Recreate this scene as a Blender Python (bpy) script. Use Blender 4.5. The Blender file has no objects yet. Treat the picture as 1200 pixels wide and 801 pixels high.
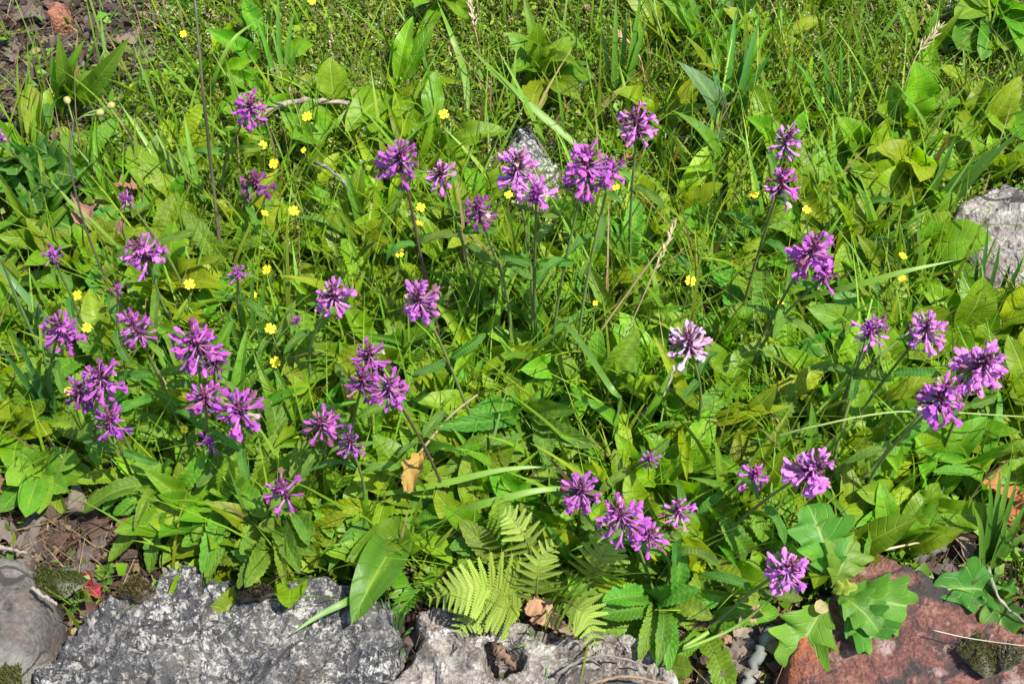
import bpy, math, random
import numpy as np
from mathutils import Vector, Matrix, noise as mnoise

random.seed(11)
rng = np.random.default_rng(11)
C = bpy.context.scene.collection

# ------------------------------------------------------------------ camera
PITCH = math.radians(50)
DIST = 1.55
CAM = np.array([0.0, -DIST * math.cos(PITCH), DIST * math.sin(PITCH)])
LENS = 50.0
TH = 18.0 / LENS
cam = bpy.data.cameras.new('camera')
cam.lens = LENS
cam.sensor_width = 36
cam.clip_start = 0.02
cam.clip_end = 500
camo = bpy.data.objects.new('camera', cam)
C.objects.link(camo)
camo.location = CAM
camo.rotation_euler = (math.pi / 2 - PITCH, 0, 0)
bpy.context.scene.camera = camo

# ------------------------------------------------------------------ light
SUN_DIR = Vector((0.40, -0.24, 0.88)).normalized()
world = bpy.data.worlds.new('World')
bpy.context.scene.world = world
world.use_nodes = True
wn = world.node_tree
sky = wn.nodes.new('ShaderNodeTexSky')
sky.sky_type = 'NISHITA'
sky.sun_disc = False
sky.sun_elevation = math.asin(SUN_DIR.z)
sky.sun_rotation = math.atan2(SUN_DIR.x, SUN_DIR.y)
bg = wn.nodes['Background']
wn.links.new(sky.outputs[0], bg.inputs[0])
bg.inputs[1].default_value = 0.14
sun = bpy.data.lights.new('sun', 'SUN')
sun.energy = 5.0
sun.angle = math.radians(0.5)
sun.color = (1.0, 0.95, 0.86)
suno = bpy.data.objects.new('sun', sun)
C.objects.link(suno)
suno.rotation_euler = SUN_DIR.to_track_quat('Z', 'Y').to_euler()
suno.location = SUN_DIR * 5
vs = bpy.context.scene.view_settings
vs.view_transform = 'Standard'
vs.look = 'None'
vs.gamma = 1
vs.exposure = 1.4
cy = bpy.context.scene.cycles
cy.max_bounces = 6
cy.diffuse_bounces = 3
cy.glossy_bounces = 2
cy.transmission_bounces = 4
cy.transparent_max_bounces = 4
cy.caustics_reflective = False
cy.caustics_refractive = False


# ------------------------------------------------------------------ ground height, pixel -> place
def gz(x, y):
    return (0.010 * np.sin(x * 5.1 + 1.0) * np.cos(y * 6.3 + .4) + 0.006 * np.sin(x * 13.0 + y * 9.0)
            + 0.003 * np.sin(x * 31.0 - y * 27.0))


def ray(px, py):
    nx = (np.asarray(px, float) - 600) / 600 * TH
    ny = -(np.asarray(py, float) - 400.5) / 600 * TH
    sp, cp = math.sin(PITCH), math.cos(PITCH)
    return nx, ny * sp + cp, ny * cp - sp


def at(px, py, h=0.0):
    """the place on the ground (or h above it) seen at that point of the photograph"""
    dx, dy, dz = ray(px, py)
    z = np.asarray(h, float) + 0 * dx
    for _ in range(4):
        t = (z - CAM[2]) / dz
        x, y = CAM[0] + t * dx, CAM[1] + t * dy
        z = gz(x, y) + h
    return np.stack([x, y, z], -1)


def atv(px, py, h=0.0):
    return Vector(at(px, py, h).tolist())


def at_y(px, py, y):
    dx, dy, dz = ray(px, py)
    t = (y - CAM[1]) / dy
    return Vector((CAM[0] + t * dx, y, CAM[2] + t * dz))


def mpp(px, py):
    p = at(px, py)
    return float(np.linalg.norm(p - CAM)) * TH / 600


# ------------------------------------------------------------------ materials
def new_mat(name):
    m = bpy.data.materials.new(name)
    m.use_nodes = True
    nt = m.node_tree
    nt.nodes.clear()
    return m, nt


def N(nt, kind, **kw):
    n = nt.nodes.new(kind)
    for k, v in kw.items():
        if k.startswith('i_'):
            key = k[2:]
            key = int(key) if key.isdigit() else key.replace('_', ' ')
            n.inputs[key].default_value = v
        else:
            setattr(n, k, v)
    return n


def L(nt, a, b):
    nt.links.new(a, b)


def math_node(nt, op, a, b=None, c=None):
    n = nt.nodes.new('ShaderNodeMath')
    n.operation = op
    for i, v in enumerate((a, b, c)):
        if v is None:
            continue
        if isinstance(v, (int, float)):
            n.inputs[i].default_value = v
        else:
            L(nt, v, n.inputs[i])
    return n.outputs[0]


def mixc(nt, fac, a, b, mode='MIX'):
    n = nt.nodes.new('ShaderNodeMix')
    n.data_type = 'RGBA'
    n.blend_type = mode
    for s, v in ((n.inputs[0], fac), (n.inputs[6], a), (n.inputs[7], b)):
        if isinstance(v, (int, float)):
            s.default_value = v
        elif isinstance(v, tuple):
            s.default_value = (*v[:3], 1)
        else:
            L(nt, v, s)
    return n.outputs[2]


def ramp(nt, fac, stops):
    n = nt.nodes.new('ShaderNodeValToRGB')
    el = n.color_ramp.elements
    while len(el) < len(stops):
        el.new(0.5)
    for e, (p, c) in zip(el, stops):
        e.position = p
        e.color = (*c, 1) if len(c) == 3 else c
    L(nt, fac, n.inputs[0])
    return n.outputs[0]


def leaf_shader(nt, col, rough=0.45, trans=0.4, bump=None, bstr=0.3, tint=(1.35, 1.38, 0.3)):
    out = N(nt, 'ShaderNodeOutputMaterial')
    pr = N(nt, 'ShaderNodeBsdfPrincipled')
    pr.inputs['Roughness'].default_value = rough
    pr.inputs['Specular IOR Level'].default_value = 0.32
    tr = N(nt, 'ShaderNodeBsdfTranslucent')
    mx = N(nt, 'ShaderNodeMixShader')
    mx.inputs[0].default_value = trans
    L(nt, col, pr.inputs['Base Color'])
    L(nt, mixc(nt, 1.0, col, tint, 'MULTIPLY'), tr.inputs['Color'])
    if bump is not None:
        b = N(nt, 'ShaderNodeBump')
        b.inputs['Strength'].default_value = bstr
        b.inputs['Distance'].default_value = 0.002
        L(nt, bump, b.inputs['Height'])
        L(nt, b.outputs[0], pr.inputs['Normal'])
        L(nt, b.outputs[0], tr.inputs['Normal'])
    L(nt, pr.outputs[0], mx.inputs[1])
    L(nt, tr.outputs[0], mx.inputs[2])
    L(nt, mx.outputs[0], out.inputs[0])


def leaf_mat(name, veins=9.0, slant=1.2, vein_amt=0.25, rib=(0.24, 0.38, 0.05), spots=0.5, pucker=0.0, rough=0.42):
    m, nt = new_mat(name)
    oi = N(nt, 'ShaderNodeObjectInfo')
    uv = N(nt, 'ShaderNodeUVMap')
    sep = N(nt, 'ShaderNodeSeparateXYZ')
    L(nt, uv.outputs[0], sep.inputs[0])
    u = math_node(nt, 'ABSOLUTE', math_node(nt, 'MULTIPLY_ADD', sep.outputs[0], 2.0, -1.0))
    t = sep.outputs[1]
    ribm = math_node(nt, 'SUBTRACT', 1.0, math_node(nt, 'SMOOTHSTEP', 0.03, 0.10, u) if False else math_node(nt, 'MINIMUM', math_node(nt, 'MULTIPLY', u, 11.0), 1.0))
    ph = math_node(nt, 'MULTIPLY', math_node(nt, 'SUBTRACT', math_node(nt, 'MULTIPLY', t, veins), math_node(nt, 'MULTIPLY', u, slant)), math.pi)
    s = math_node(nt, 'ABSOLUTE', math_node(nt, 'SINE', ph))
    vein = math_node(nt, 'SUBTRACT', 1.0, math_node(nt, 'MINIMUM', math_node(nt, 'MULTIPLY', s, 4.0), 1.0))
    tc = N(nt, 'ShaderNodeTexCoord')
    shift = N(nt, 'ShaderNodeVectorMath', operation='ADD')
    L(nt, uv.outputs[0], shift.inputs[0])
    cmb = N(nt, 'ShaderNodeCombineXYZ')
    L(nt, math_node(nt, 'MULTIPLY', oi.outputs['Random'], 37.0), cmb.inputs[0])
    L(nt, math_node(nt, 'MULTIPLY', oi.outputs['Random'], 91.0), cmb.inputs[1])
    L(nt, cmb.outputs[0], shift.inputs[1])
    n1 = N(nt, 'ShaderNodeTexNoise', i_Scale=3.0, i_Detail=4.0)
    L(nt, shift.outputs[0], n1.inputs['Vector'])
    n2 = N(nt, 'ShaderNodeTexNoise', i_Scale=26.0, i_Detail=2.0)
    L(nt, shift.outputs[0], n2.inputs['Vector'])
    hs = N(nt, 'ShaderNodeHueSaturation')
    L(nt, oi.outputs['Color'], hs.inputs['Color'])
    L(nt, math_node(nt, 'MULTIPLY_ADD', oi.outputs['Random'], 0.06, 0.47), hs.inputs['Hue'])
    L(nt, math_node(nt, 'MULTIPLY_ADD', n1.outputs[0], 0.9, 0.55), hs.inputs['Value'])
    # small per-leaf value change through the same random number
    col = mixc(nt, math_node(nt, 'MULTIPLY', vein, vein_amt), hs.outputs[0], rib)
    col = mixc(nt, math_node(nt, 'MULTIPLY', ribm, 0.7), col, rib)
    yel = math_node(nt, 'MULTIPLY', math_node(nt, 'MAXIMUM', math_node(nt, 'SUBTRACT', n1.outputs[0], 0.58), 0.0), 3.0)
    col = mixc(nt, yel, col, (0.26, 0.30, 0.02))
    if spots:
        vo = N(nt, 'ShaderNodeTexVoronoi', i_Scale=7.0)
        L(nt, shift.outputs[0], vo.inputs['Vector'])
        dot = math_node(nt, 'LESS_THAN', vo.outputs['Distance'], math_node(nt, 'MULTIPLY', math_node(nt, 'MAXIMUM', math_node(nt, 'SUBTRACT', n1.outputs[0], 0.45), 0.0), spots))
        col = mixc(nt, dot, col, (0.035, 0.022, 0.008))
    hgt = math_node(nt, 'MULTIPLY_ADD', n2.outputs[0], 0.5, math_node(nt, 'MULTIPLY', math_node(nt, 'MAXIMUM', vein, ribm), -0.8))
    if pucker:
        ws = math_node(nt, 'MULTIPLY', math_node(nt, 'SINE', math_node(nt, 'MULTIPLY', u, 9.0)), math_node(nt, 'SINE', math_node(nt, 'MULTIPLY', ph, 2.0)))
        hgt = math_node(nt, 'ADD', hgt, math_node(nt, 'MULTIPLY', ws, pucker))
    leaf_shader(nt, col, rough, 0.5, hgt, 0.5)
    return m


def vcol_mat(name, rough=0.5, trans=0.35, tint=(1.5, 1.25, 0.35)):
    m, nt = new_mat(name)
    a = N(nt, 'ShaderNodeVertexColor', layer_name='Col')
    leaf_shader(nt, a.outputs[0], rough, trans, tint=tint)
    return m


def obj_mat(name, rough=0.6, trans=0.0, nscale=60.0, amt=0.6, bstr=0.3):
    """object colour broken up by noise"""
    m, nt = new_mat(name)
    oi = N(nt, 'ShaderNodeObjectInfo')
    tc = N(nt, 'ShaderNodeTexCoord')
    n1 = N(nt, 'ShaderNodeTexNoise', i_Scale=nscale, i_Detail=5.0)
    L(nt, tc.outputs['Object'], n1.inputs['Vector'])
    f = math_node(nt, 'MULTIPLY_ADD', n1.outputs[0], amt * 2, 1 - amt)
    hs = N(nt, 'ShaderNodeHueSaturation')
    L(nt, oi.outputs['Color'], hs.inputs['Color'])
    L(nt, f, hs.inputs['Value'])
    leaf_shader(nt, hs.outputs[0], rough, trans, n1.outputs[0], bstr, tint=(1.2, 1.0, 0.7))
    return m


M_SMOOTH = leaf_mat('smooth leaf', 10, 1.0, 0.16)
M_SERR = leaf_mat('crinkled leaf', 15, 1.1, 0.22, rib=(0.19, 0.32, 0.05), spots=0.25, pucker=0.35, rough=0.55)
M_OAK = leaf_mat('lobed leaf', 6, 2.0, 0.35, rib=(0.30, 0.42, 0.14), spots=0.15, rough=0.5)
M_GRASS = vcol_mat('grass blades')
M_STEM = obj_mat('stem', 0.6, 0.0, 40, 0.35)
M_DRY = obj_mat('dry leaf', 0.8, 0.15, 70, 0.7, 0.6)
M_WOOD = obj_mat('dead wood', 0.85, 0.0, 90, 0.8, 0.8)
M_FERN = obj_mat('fern', 0.55, 0.4, 50, 0.25)
M_BLADE = obj_mat('single blade', 0.45, 0.35, 30, 0.3)


def floret_mat():
    m, nt = new_mat('purple floret')
    oi = N(nt, 'ShaderNodeObjectInfo')
    uv = N(nt, 'ShaderNodeUVMap')
    sep = N(nt, 'ShaderNodeSeparateXYZ')
    L(nt, uv.outputs[0], sep.inputs[0])
    tc = N(nt, 'ShaderNodeTexCoord')
    n1 = N(nt, 'ShaderNodeTexNoise', i_Scale=9.0, i_Detail=3.0)
    L(nt, tc.outputs['Object'], n1.inputs['Vector'])
    hs = N(nt, 'ShaderNodeHueSaturation')
    L(nt, oi.outputs['Color'], hs.inputs['Color'])
    L(nt, math_node(nt, 'MULTIPLY_ADD', oi.outputs['Random'], 0.05, 0.475), hs.inputs['Hue'])
    L(nt, math_node(nt, 'MULTIPLY_ADD', n1.outputs[0], 0.9, 0.6), hs.inputs['Value'])
    pale = mixc(nt, 0.45, hs.outputs[0], (0.52, 0.36, 0.50))
    col = mixc(nt, math_node(nt, 'MINIMUM', math_node(nt, 'MULTIPLY', sep.outputs[1], 1.5), 1.0), pale, hs.outputs[0])
    leaf_shader(nt, col, 0.55, 0.35, n1.outputs[0], 0.3, tint=(1.25, 0.7, 1.3))
    return m


M_FLORET = floret_mat()
M_CALYX = obj_mat('calyx', 0.6, 0.1, 300, 0.4)
M_PETAL = obj_mat('yellow petal', 0.5, 0.3, 100, 0.15)


def soil_mat():
    m, nt = new_mat('soil and litter')
    tc = N(nt, 'ShaderNodeTexCoord')
    n1 = N(nt, 'ShaderNodeTexNoise', i_Scale=9.0, i_Detail=6.0)
    n2 = N(nt, 'ShaderNodeTexNoise', i_Scale=130.0, i_Detail=6.0)
    n3 = N(nt, 'ShaderNodeTexVoronoi', i_Scale=160.0)
    for n in (n1, n2, n3):
        L(nt, tc.outputs['Object'], n.inputs['Vector'])
    soil = ramp(nt, n2.outputs[0], [(0.30, (0.007, 0.005, 0.004)), (0.5, (0.030, 0.020, 0.016)), (0.68, (0.085, 0.062, 0.052))])
    moss = ramp(nt, n2.outputs[0], [(0.3, (0.008, 0.016, 0.003)), (0.55, (0.04, 0.075, 0.010)), (0.75, (0.10, 0.14, 0.02))])
    col = mixc(nt, ramp(nt, n1.outputs[0], [(0.47, (0, 0, 0)), (0.6, (1, 1, 1))]), soil, moss)
    pr = N(nt, 'ShaderNodeBsdfPrincipled')
    pr.inputs['Roughness'].default_value = 0.95
    L(nt, col, pr.inputs['Base Color'])
    b = N(nt, 'ShaderNodeBump')
    b.inputs['Strength'].default_value = 1.0
    b.inputs['Distance'].default_value = 0.006
    L(nt, math_node(nt, 'ADD', n2.outputs[0], math_node(nt, 'MULTIPLY', n3.outputs[0], 0.6)), b.inputs['Height'])
    L(nt, b.outputs[0], pr.inputs['Normal'])
    o = N(nt, 'ShaderNodeOutputMaterial')
    L(nt, pr.outputs[0], o.inputs[0])
    return m


def stone_mat(name, stops, big=(25.0, None), fine=150.0, crystals=0.0, patch=None, bump=0.006, zone=None):
    """stops: colour ramp over fine grain; patch: (colour, scale, lo, hi) blotches laid over it (lichen, stain); several allowed"""
    m, nt = new_mat(name)
    tc = N(nt, 'ShaderNodeTexCoord')
    n1 = N(nt, 'ShaderNodeTexNoise', i_Scale=big[0], i_Detail=8.0, i_Roughness=0.65)
    n2 = N(nt, 'ShaderNodeTexNoise', i_Scale=fine, i_Detail=6.0, i_Roughness=0.7)
    vo = N(nt, 'ShaderNodeTexVoronoi', i_Scale=fine * 0.75)
    wv = N(nt, 'ShaderNodeTexNoise', i_Scale=60.0, i_Detail=2.0)
    for n in (n1, n2, wv):
        L(nt, tc.outputs['Object'], n.inputs['Vector'])
    va = N(nt, 'ShaderNodeVectorMath', operation='MULTIPLY_ADD')
    L(nt, wv.outputs['Color'], va.inputs[0])
    va.inputs[1].default_value = (0.02, 0.02, 0.02)
    L(nt, tc.outputs['Object'], va.inputs[2])
    L(nt, va.outputs[0], vo.inputs['Vector'])
    f = math_node(nt, 'ADD', math_node(nt, 'MULTIPLY', n1.outputs[0], 0.5), math_node(nt, 'MULTIPLY', n2.outputs[0], 0.5))
    if crystals:
        sepc = N(nt, 'ShaderNodeSeparateColor')
        L(nt, vo.outputs['Color'], sepc.inputs[0])
        f = math_node(nt, 'ADD', math_node(nt, 'MULTIPLY', f, 1 - crystals), math_node(nt, 'MULTIPLY', sepc.outputs[0], crystals))
    col = ramp(nt, f, stops)
    for i, (pc, sc, lo, hi, *am) in enumerate(patch or []):
        am = am[0] if am else 1
        pn = N(nt, 'ShaderNodeTexNoise', i_Scale=sc, i_Detail=7.0, i_Roughness=0.62)
        pm = N(nt, 'ShaderNodeMapping')
        pm.inputs['Location'].default_value = (3.1 * i + 1.7, 5.3 * i, 0.9 * i)
        L(nt, tc.outputs['Object'], pm.inputs[0])
        L(nt, pm.outputs[0], pn.inputs['Vector'])
        col = mixc(nt, ramp(nt, pn.outputs[0], [(lo, (0, 0, 0)), (hi, (am, am, am))]), col, pc)
    wn2 = N(nt, 'ShaderNodeTexNoise', i_Scale=14.0, i_Detail=5.0)
    L(nt, tc.outputs['Object'], wn2.inputs['Vector'])
    wa = N(nt, 'ShaderNodeVectorMath', operation='MULTIPLY_ADD')
    L(nt, wn2.outputs['Color'], wa.inputs[0])
    wa.inputs[1].default_value = (0.09, 0.05, 0.05)
    L(nt, tc.outputs['Object'], wa.inputs[2])
    ck = N(nt, 'ShaderNodeTexVoronoi', i_Scale=8.0, feature='DISTANCE_TO_EDGE')
    L(nt, wa.outputs[0], ck.inputs['Vector'])
    crack = math_node(nt, 'MULTIPLY', math_node(nt, 'LESS_THAN', ck.outputs['Distance'], 0.014), math_node(nt, 'GREATER_THAN', wn2.outputs[0], 0.5))
    col = mixc(nt, math_node(nt, 'MULTIPLY', crack, .85), col, (0.012, 0.010, 0.008))
    f = math_node(nt, 'SUBTRACT', f, math_node(nt, 'MULTIPLY', crack, .5))
    if zone:
        zc, zp, zr = zone          # a freshly broken patch of other colour round one place of the stone
        vd = N(nt, 'ShaderNodeVectorMath', operation='DISTANCE')
        L(nt, tc.outputs['Object'], vd.inputs[0])
        vd.inputs[1].default_value = zp
        zf = math_node(nt, 'MULTIPLY_ADD', n1.outputs[0], zr * 1.2, math_node(nt, 'SUBTRACT', zr * .4, vd.outputs['Value']))
        zm = math_node(nt, 'MINIMUM', math_node(nt, 'MAXIMUM', math_node(nt, 'MULTIPLY', zf, 3 / zr), 0.0), 1.0)
        col = mixc(nt, math_node(nt, 'MULTIPLY', zm, .8), col, zc)
    pr = N(nt, 'ShaderNodeBsdfPrincipled')
    pr.inputs['Roughness'].default_value = 0.88
    L(nt, col, pr.inputs['Base Color'])
    b = N(nt, 'ShaderNodeBump')
    b.inputs['Strength'].default_value = 0.9
    b.inputs['Distance'].default_value = bump
    L(nt, math_node(nt, 'ADD', f, math_node(nt, 'MULTIPLY', vo.outputs['Distance'], 0.5)), b.inputs['Height'])
    L(nt, b.outputs[0], pr.inputs['Normal'])
    o = N(nt, 'ShaderNodeOutputMaterial')
    L(nt, pr.outputs[0], o.inputs[0])
    return m


# ------------------------------------------------------------------ mesh helpers
class MB:
    """collects vertices, faces, uvs and colours"""

    def __init__(s):
        s.v, s.f, s.uv, s.c, s.n = [], [], [], [], 0

    def add(s, v, f, uv=None, c=None):
        v = np.asarray(v, float).reshape(-1, 3)
        s.v.append(v)
        s.f += [tuple(int(i) + s.n for i in q) for q in f]
        s.uv.append(np.zeros((len(v), 2)) if uv is None else np.asarray(uv, float))
        s.c.append(np.ones((len(v), 3)) * (np.asarray(c, float) if c is not None else 1.0))
        s.n += len(v)

    def mesh(s, name, mat, smooth=True):
        return mesh_np(name, np.concatenate(s.v), s.f, mat, np.concatenate(s.uv), np.concatenate(s.c), smooth)


def mesh_np(name, v, faces, mat, uv=None, col=None, smooth=True):
    me = bpy.data.meshes.new(name)
    if isinstance(faces, np.ndarray):
        k = faces.shape[1]
        starts = np.arange(len(faces)) * k
        loops = faces.ravel()
    else:
        cnt = np.array([len(f) for f in faces])
        starts = np.concatenate([[0], np.cumsum(cnt)[:-1]])
        loops = np.fromiter((i for f in faces for i in f), int)
    me.vertices.add(len(v))
    me.vertices.foreach_set('co', np.asarray(v, np.float32).ravel())
    me.loops.add(len(loops))
    me.polygons.add(len(starts))
    me.loops.foreach_set('vertex_index', loops.astype(np.int32))
    me.polygons.foreach_set('loop_start', starts.astype(np.int32))
    if smooth:
        me.polygons.foreach_set('use_smooth', np.ones(len(starts), bool))
    if uv is not None:
        l = me.uv_layers.new(name='UVMap')
        l.data.foreach_set('uv', np.asarray(uv, np.float32)[loops].ravel())
    if col is not None:
        a = me.color_attributes.new('Col', 'FLOAT_COLOR', 'POINT')
        a.data.foreach_set('color', np.concatenate([col, np.ones((len(col), 1))], 1).astype(np.float32).ravel())
    me.update(calc_edges=True)
    me.validate()
    me.materials.append(mat)
    return me


def tube_vf(pts, rad, sides=6):
    P = [Vector(p) for p in pts]
    n = len(P)
    vs_, uv = [], []
    ref = Vector((0.3, -0.9, 0.2)).normalized()
    for i, p in enumerate(P):
        t = (P[min(i + 1, n - 1)] - P[max(i - 1, 0)]).normalized()
        a = t.cross(ref)
        if a.length < 1e-4:
            a = t.cross(Vector((1, 0, 0)))
        a.normalize()
        b = t.cross(a)
        r = rad[i] if hasattr(rad, '__len__') else rad
        for k in range(sides):
            w = 2 * math.pi * k / sides
            vs_.append(p + (a * math.cos(w) + b * math.sin(w)) * r)
            uv.append((k / sides, i / (n - 1)))
    f = []
    for i in range(n - 1):
        for k in range(sides):
            k2 = (k + 1) % sides
            f.append((i * sides + k, i * sides + k2, (i + 1) * sides + k2, (i + 1) * sides + k))
    f.append(tuple(range(sides - 1, -1, -1)))
    f.append(tuple((n - 1) * sides + k for k in range(sides)))
    return [tuple(v) for v in vs_], f, uv


def ribbon_vf(pts, widths, face=None, fold=0.25):
    """a folded blade along pts, facing roughly upwards"""
    P = [Vector(p) for p in pts]
    n = len(P)
    v, uv, f = [], [], []
    up = Vector(face) if face is not None else Vector((0.1, -0.45, 0.9))
    for i, p in enumerate(P):
        t = (P[min(i + 1, n - 1)] - P[max(i - 1, 0)]).normalized()
        s = t.cross(up)
        if s.length < 1e-3:
            s = Vector((1, 0, 0))
        s.normalize()
        nrm = s.cross(t)
        w = widths[i] * 0.5
        v += [tuple(p - s * w + nrm * w * fold), tuple(p), tuple(p + s * w + nrm * w * fold)]
        uv += [(0, i / (n - 1)), (0.5, i / (n - 1)), (1, i / (n - 1))]
    for i in range(n - 1):
        a = i * 3
        f += [(a, a + 1, a + 4, a + 3), (a + 1, a + 2, a + 5, a + 4)]
    return v, f, uv


def bez(p0, p1, p2, p3, n):
    out = []
    for i in range(n):
        t = i / (n - 1)
        u = 1 - t
        out.append(p0 * u ** 3 + p1 * 3 * u * u * t + p2 * 3 * u * t * t + p3 * t ** 3)
    return out


def smooth_path(pts, n=14):
    """Catmull-Rom through the points"""
    P = [Vector(p) for p in pts]
    if len(P) == 2:
        return [P[0].lerp(P[1], i / (n - 1)) for i in range(n)]
    Q = [P[0] * 2 - P[1]] + P + [P[-1] * 2 - P[-2]]
    out = []
    m = len(P) - 1
    for i in range(n):
        s = i / (n - 1) * m
        k = min(int(s), m - 1)
        t = s - k
        a, b, c, d = Q[k:k + 4]
        out.append(0.5 * ((2 * b) + (c - a) * t + (2 * a - 5 * b + 4 * c - d) * t * t + (3 * b - a - 3 * c + d) * t ** 3))
    return out


# ------------------------------------------------------------------ object helpers
def obj(name, me, parent=None, mat=None, color=None):
    o = bpy.data.objects.new(name, me)
    C.objects.link(o)
    if parent is not None:
        o.parent = parent
    if mat is not None:
        o.matrix_basis = mat
    if color is not None:
        o.color = (*color, 1)
    return o


def tag(o, label, cat, group=None, kind=None):
    if label:
        o['label'] = label
    if cat:
        o['category'] = cat
    if group:
        o['group'] = group
    if kind:
        o['kind'] = kind
    return o


def thing(name, label, cat, loc, group=None):
    o = bpy.data.objects.new(name, None)
    o.empty_display_size = 0.02
    C.objects.link(o)
    o.location = loc
    return tag(o, label, cat, group)


def jit(c, a=0.15):
    k = 1 + random.uniform(-a, a)
    return tuple(max(0, x * k * (1 + random.uniform(-a, a) * 0.4)) for x in c)


# automatic wording: where a small thing stands, told by a landmark one can find
LANDMARKS = []
USED = set()


def where(desc, px, py, cands=None, tail=''):
    order = sorted(LANDMARKS, key=lambda l: (l[1] - px) ** 2 + (l[2] - py) ** 2)
    for txt, lx, ly in order:
        dx, dy = px - lx, py - ly
        d = math.hypot(dx, dy)
        near = 'just ' if d < 45 else ''
        if abs(dx) > 2.2 * abs(dy):
            rel = near + ('right of' if dx > 0 else 'left of')
        elif abs(dy) > 2.2 * abs(dx):
            rel = near + ('below' if dy > 0 else 'above')
        else:
            rel = ('below' if dy > 0 else 'above') + (' and right of' if dx > 0 else ' and left of')
        s = f'{desc} {rel} {txt}'
        if s not in USED and len(s.split()) <= 16:
            USED.add(s)
            return s
    return desc


# ------------------------------------------------------------------ leaf meshes
def prof_ellip(p, q):
    mx = p / (p + q)
    k = mx ** p * (1 - mx) ** q
    return lambda t: (max(t, 1e-5) ** p * max(1 - t, 1e-5) ** q) / k


def leaf_mesh(name, prof, mat, ny=18, nx=7, arch=0.12, fold=0.25, teeth=0, tooth=0.0, petiole=0.1, wav=0.02, curl=0.0,
              twist=0.0, lobes=0, lobe=0.0, forward=0.0, ratio=0.3, seed=0):
    r = random.Random(seed)
    ph = r.uniform(0, 6)
    v, uv, f = [], [], []
    bend = r.uniform(-0.06, 0.06)
    for i in range(ny):
        t = i / (ny - 1)
        if t < petiole:
            w, tb = 0.055, 0.0
        else:
            tb = (t - petiole) / (1 - petiole)
            w = max(prof(tb), 0.03 if t < 0.5 else 0.0)
        for j in range(nx):
            u = -1 + 2 * j / (nx - 1)
            ww, fy = w, 0.0
            au = abs(u)
            if teeth and tb > 0:
                s = (tb * teeth + (0.5 if u > 0 else 0)) % 1.0
                ww = w * (1 + tooth * (0.5 - s) * au ** 3)
            if lobes and tb > 0:
                s = math.cos((tb * lobes + (0.12 if u > 0 else 0)) * 2 * math.pi)
                s = math.copysign(abs(s) ** 0.85, s)
                ww = w * (1 + lobe * s * au ** 1.5)
                fy = forward * s * au * w
            x = u * ww * 0.5
            z = arch * 4 * t * (1 - t) + fold * abs(x) * ratio + wav * math.sin(t * 13 + ph + u * 1.7) * au * w \
                + wav * 0.6 * math.sin(t * 23 + 2 * ph) * u * w
            z -= curl * t ** 4
            x += bend * math.sin(math.pi * t) * 1.2 * (1 if ratio else 0)
            a = twist * t
            xx = x * math.cos(a)
            z += x * math.sin(a) * ratio
            v.append((xx, t + fy, z))
            uv.append((0.5 + 0.5 * u, t))
    for i in range(ny - 1):
        for j in range(nx - 1):
            a = i * nx + j
            f.append((a, a + 1, a + nx + 1, a + nx))
    return mesh_np(name, np.array(v), f, mat, np.array(uv))


LEAVES = {}
LEAVES['B'] = [leaf_mesh('broad_leaf', prof_ellip(0.9, 0.75), M_SMOOTH, 16, 7, random.uniform(0.04, 0.2), random.uniform(0.15, 0.6),
                         petiole=0.10, wav=random.uniform(.015, .045), curl=random.uniform(0, .12), twist=random.uniform(-.5, .5), ratio=.38, seed=i) for i in range(8)]
LEAVES['S'] = [leaf_mesh('crinkled_leaf', lambda t: min(1, (t * 7 + .45)) * min(1, ((1 - t) * 5) ** .5), M_SERR, 55, 7, random.uniform(0.06, 0.24),
                         random.uniform(0.2, 0.6), teeth=18, tooth=.24, petiole=0.10, wav=.02, curl=random.uniform(0, .16), twist=random.uniform(-.5, .5), ratio=.28, seed=20 + i) for i in range(8)]
LEAVES['N'] = [leaf_mesh('narrow_leaf', prof_ellip(0.6, 0.9), M_SMOOTH, 16, 5, random.uniform(0.08, 0.25), random.uniform(0.3, 0.8),
                         petiole=0.04, wav=.012, curl=random.uniform(0, .2), twist=random.uniform(-.8, .8), ratio=.15, seed=40 + i) for i in range(6)]
LEAVES['O'] = [leaf_mesh('lobed_leaf', lambda t: prof_ellip(1.15, 0.6)(t), M_OAK, 44, 9, random.uniform(0.06, 0.18), random.uniform(0.3, 0.8),
                         petiole=0.04, wav=.06, curl=random.uniform(.05, .22), lobes=4, lobe=.19, forward=.05, ratio=.6, seed=60 + i) for i in range(5)]
LEAVES['G'] = [leaf_mesh('toothed_leaf', lambda t: prof_ellip(0.5, 0.55)(t), M_OAK, 40, 9, random.uniform(0.03, 0.12), random.uniform(0.1, 0.4),
                         petiole=0.08, wav=.05, lobes=5, lobe=.2, forward=.04, ratio=.8, seed=70 + i) for i in range(4)]
LEAVES['R'] = [leaf_mesh('round_leaf', prof_ellip(0.5, 0.5), M_SMOOTH, 12, 7, random.uniform(0.02, 0.12), random.uniform(0.0, 0.4),
                         petiole=0.14, wav=.03, ratio=.7, seed=80 + i) for i in range(4)]
LCOL = {'B': (0.122, 0.235, 0.008), 'S': (0.102, 0.212, 0.010), 'N': (0.098, 0.208, 0.012), 'O': (0.07, 0.185, 0.022),
        'G': (0.045, 0.16, 0.022), 'R': (0.08, 0.2, 0.015), 'Y': (0.145, 0.240, 0.004)}


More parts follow.
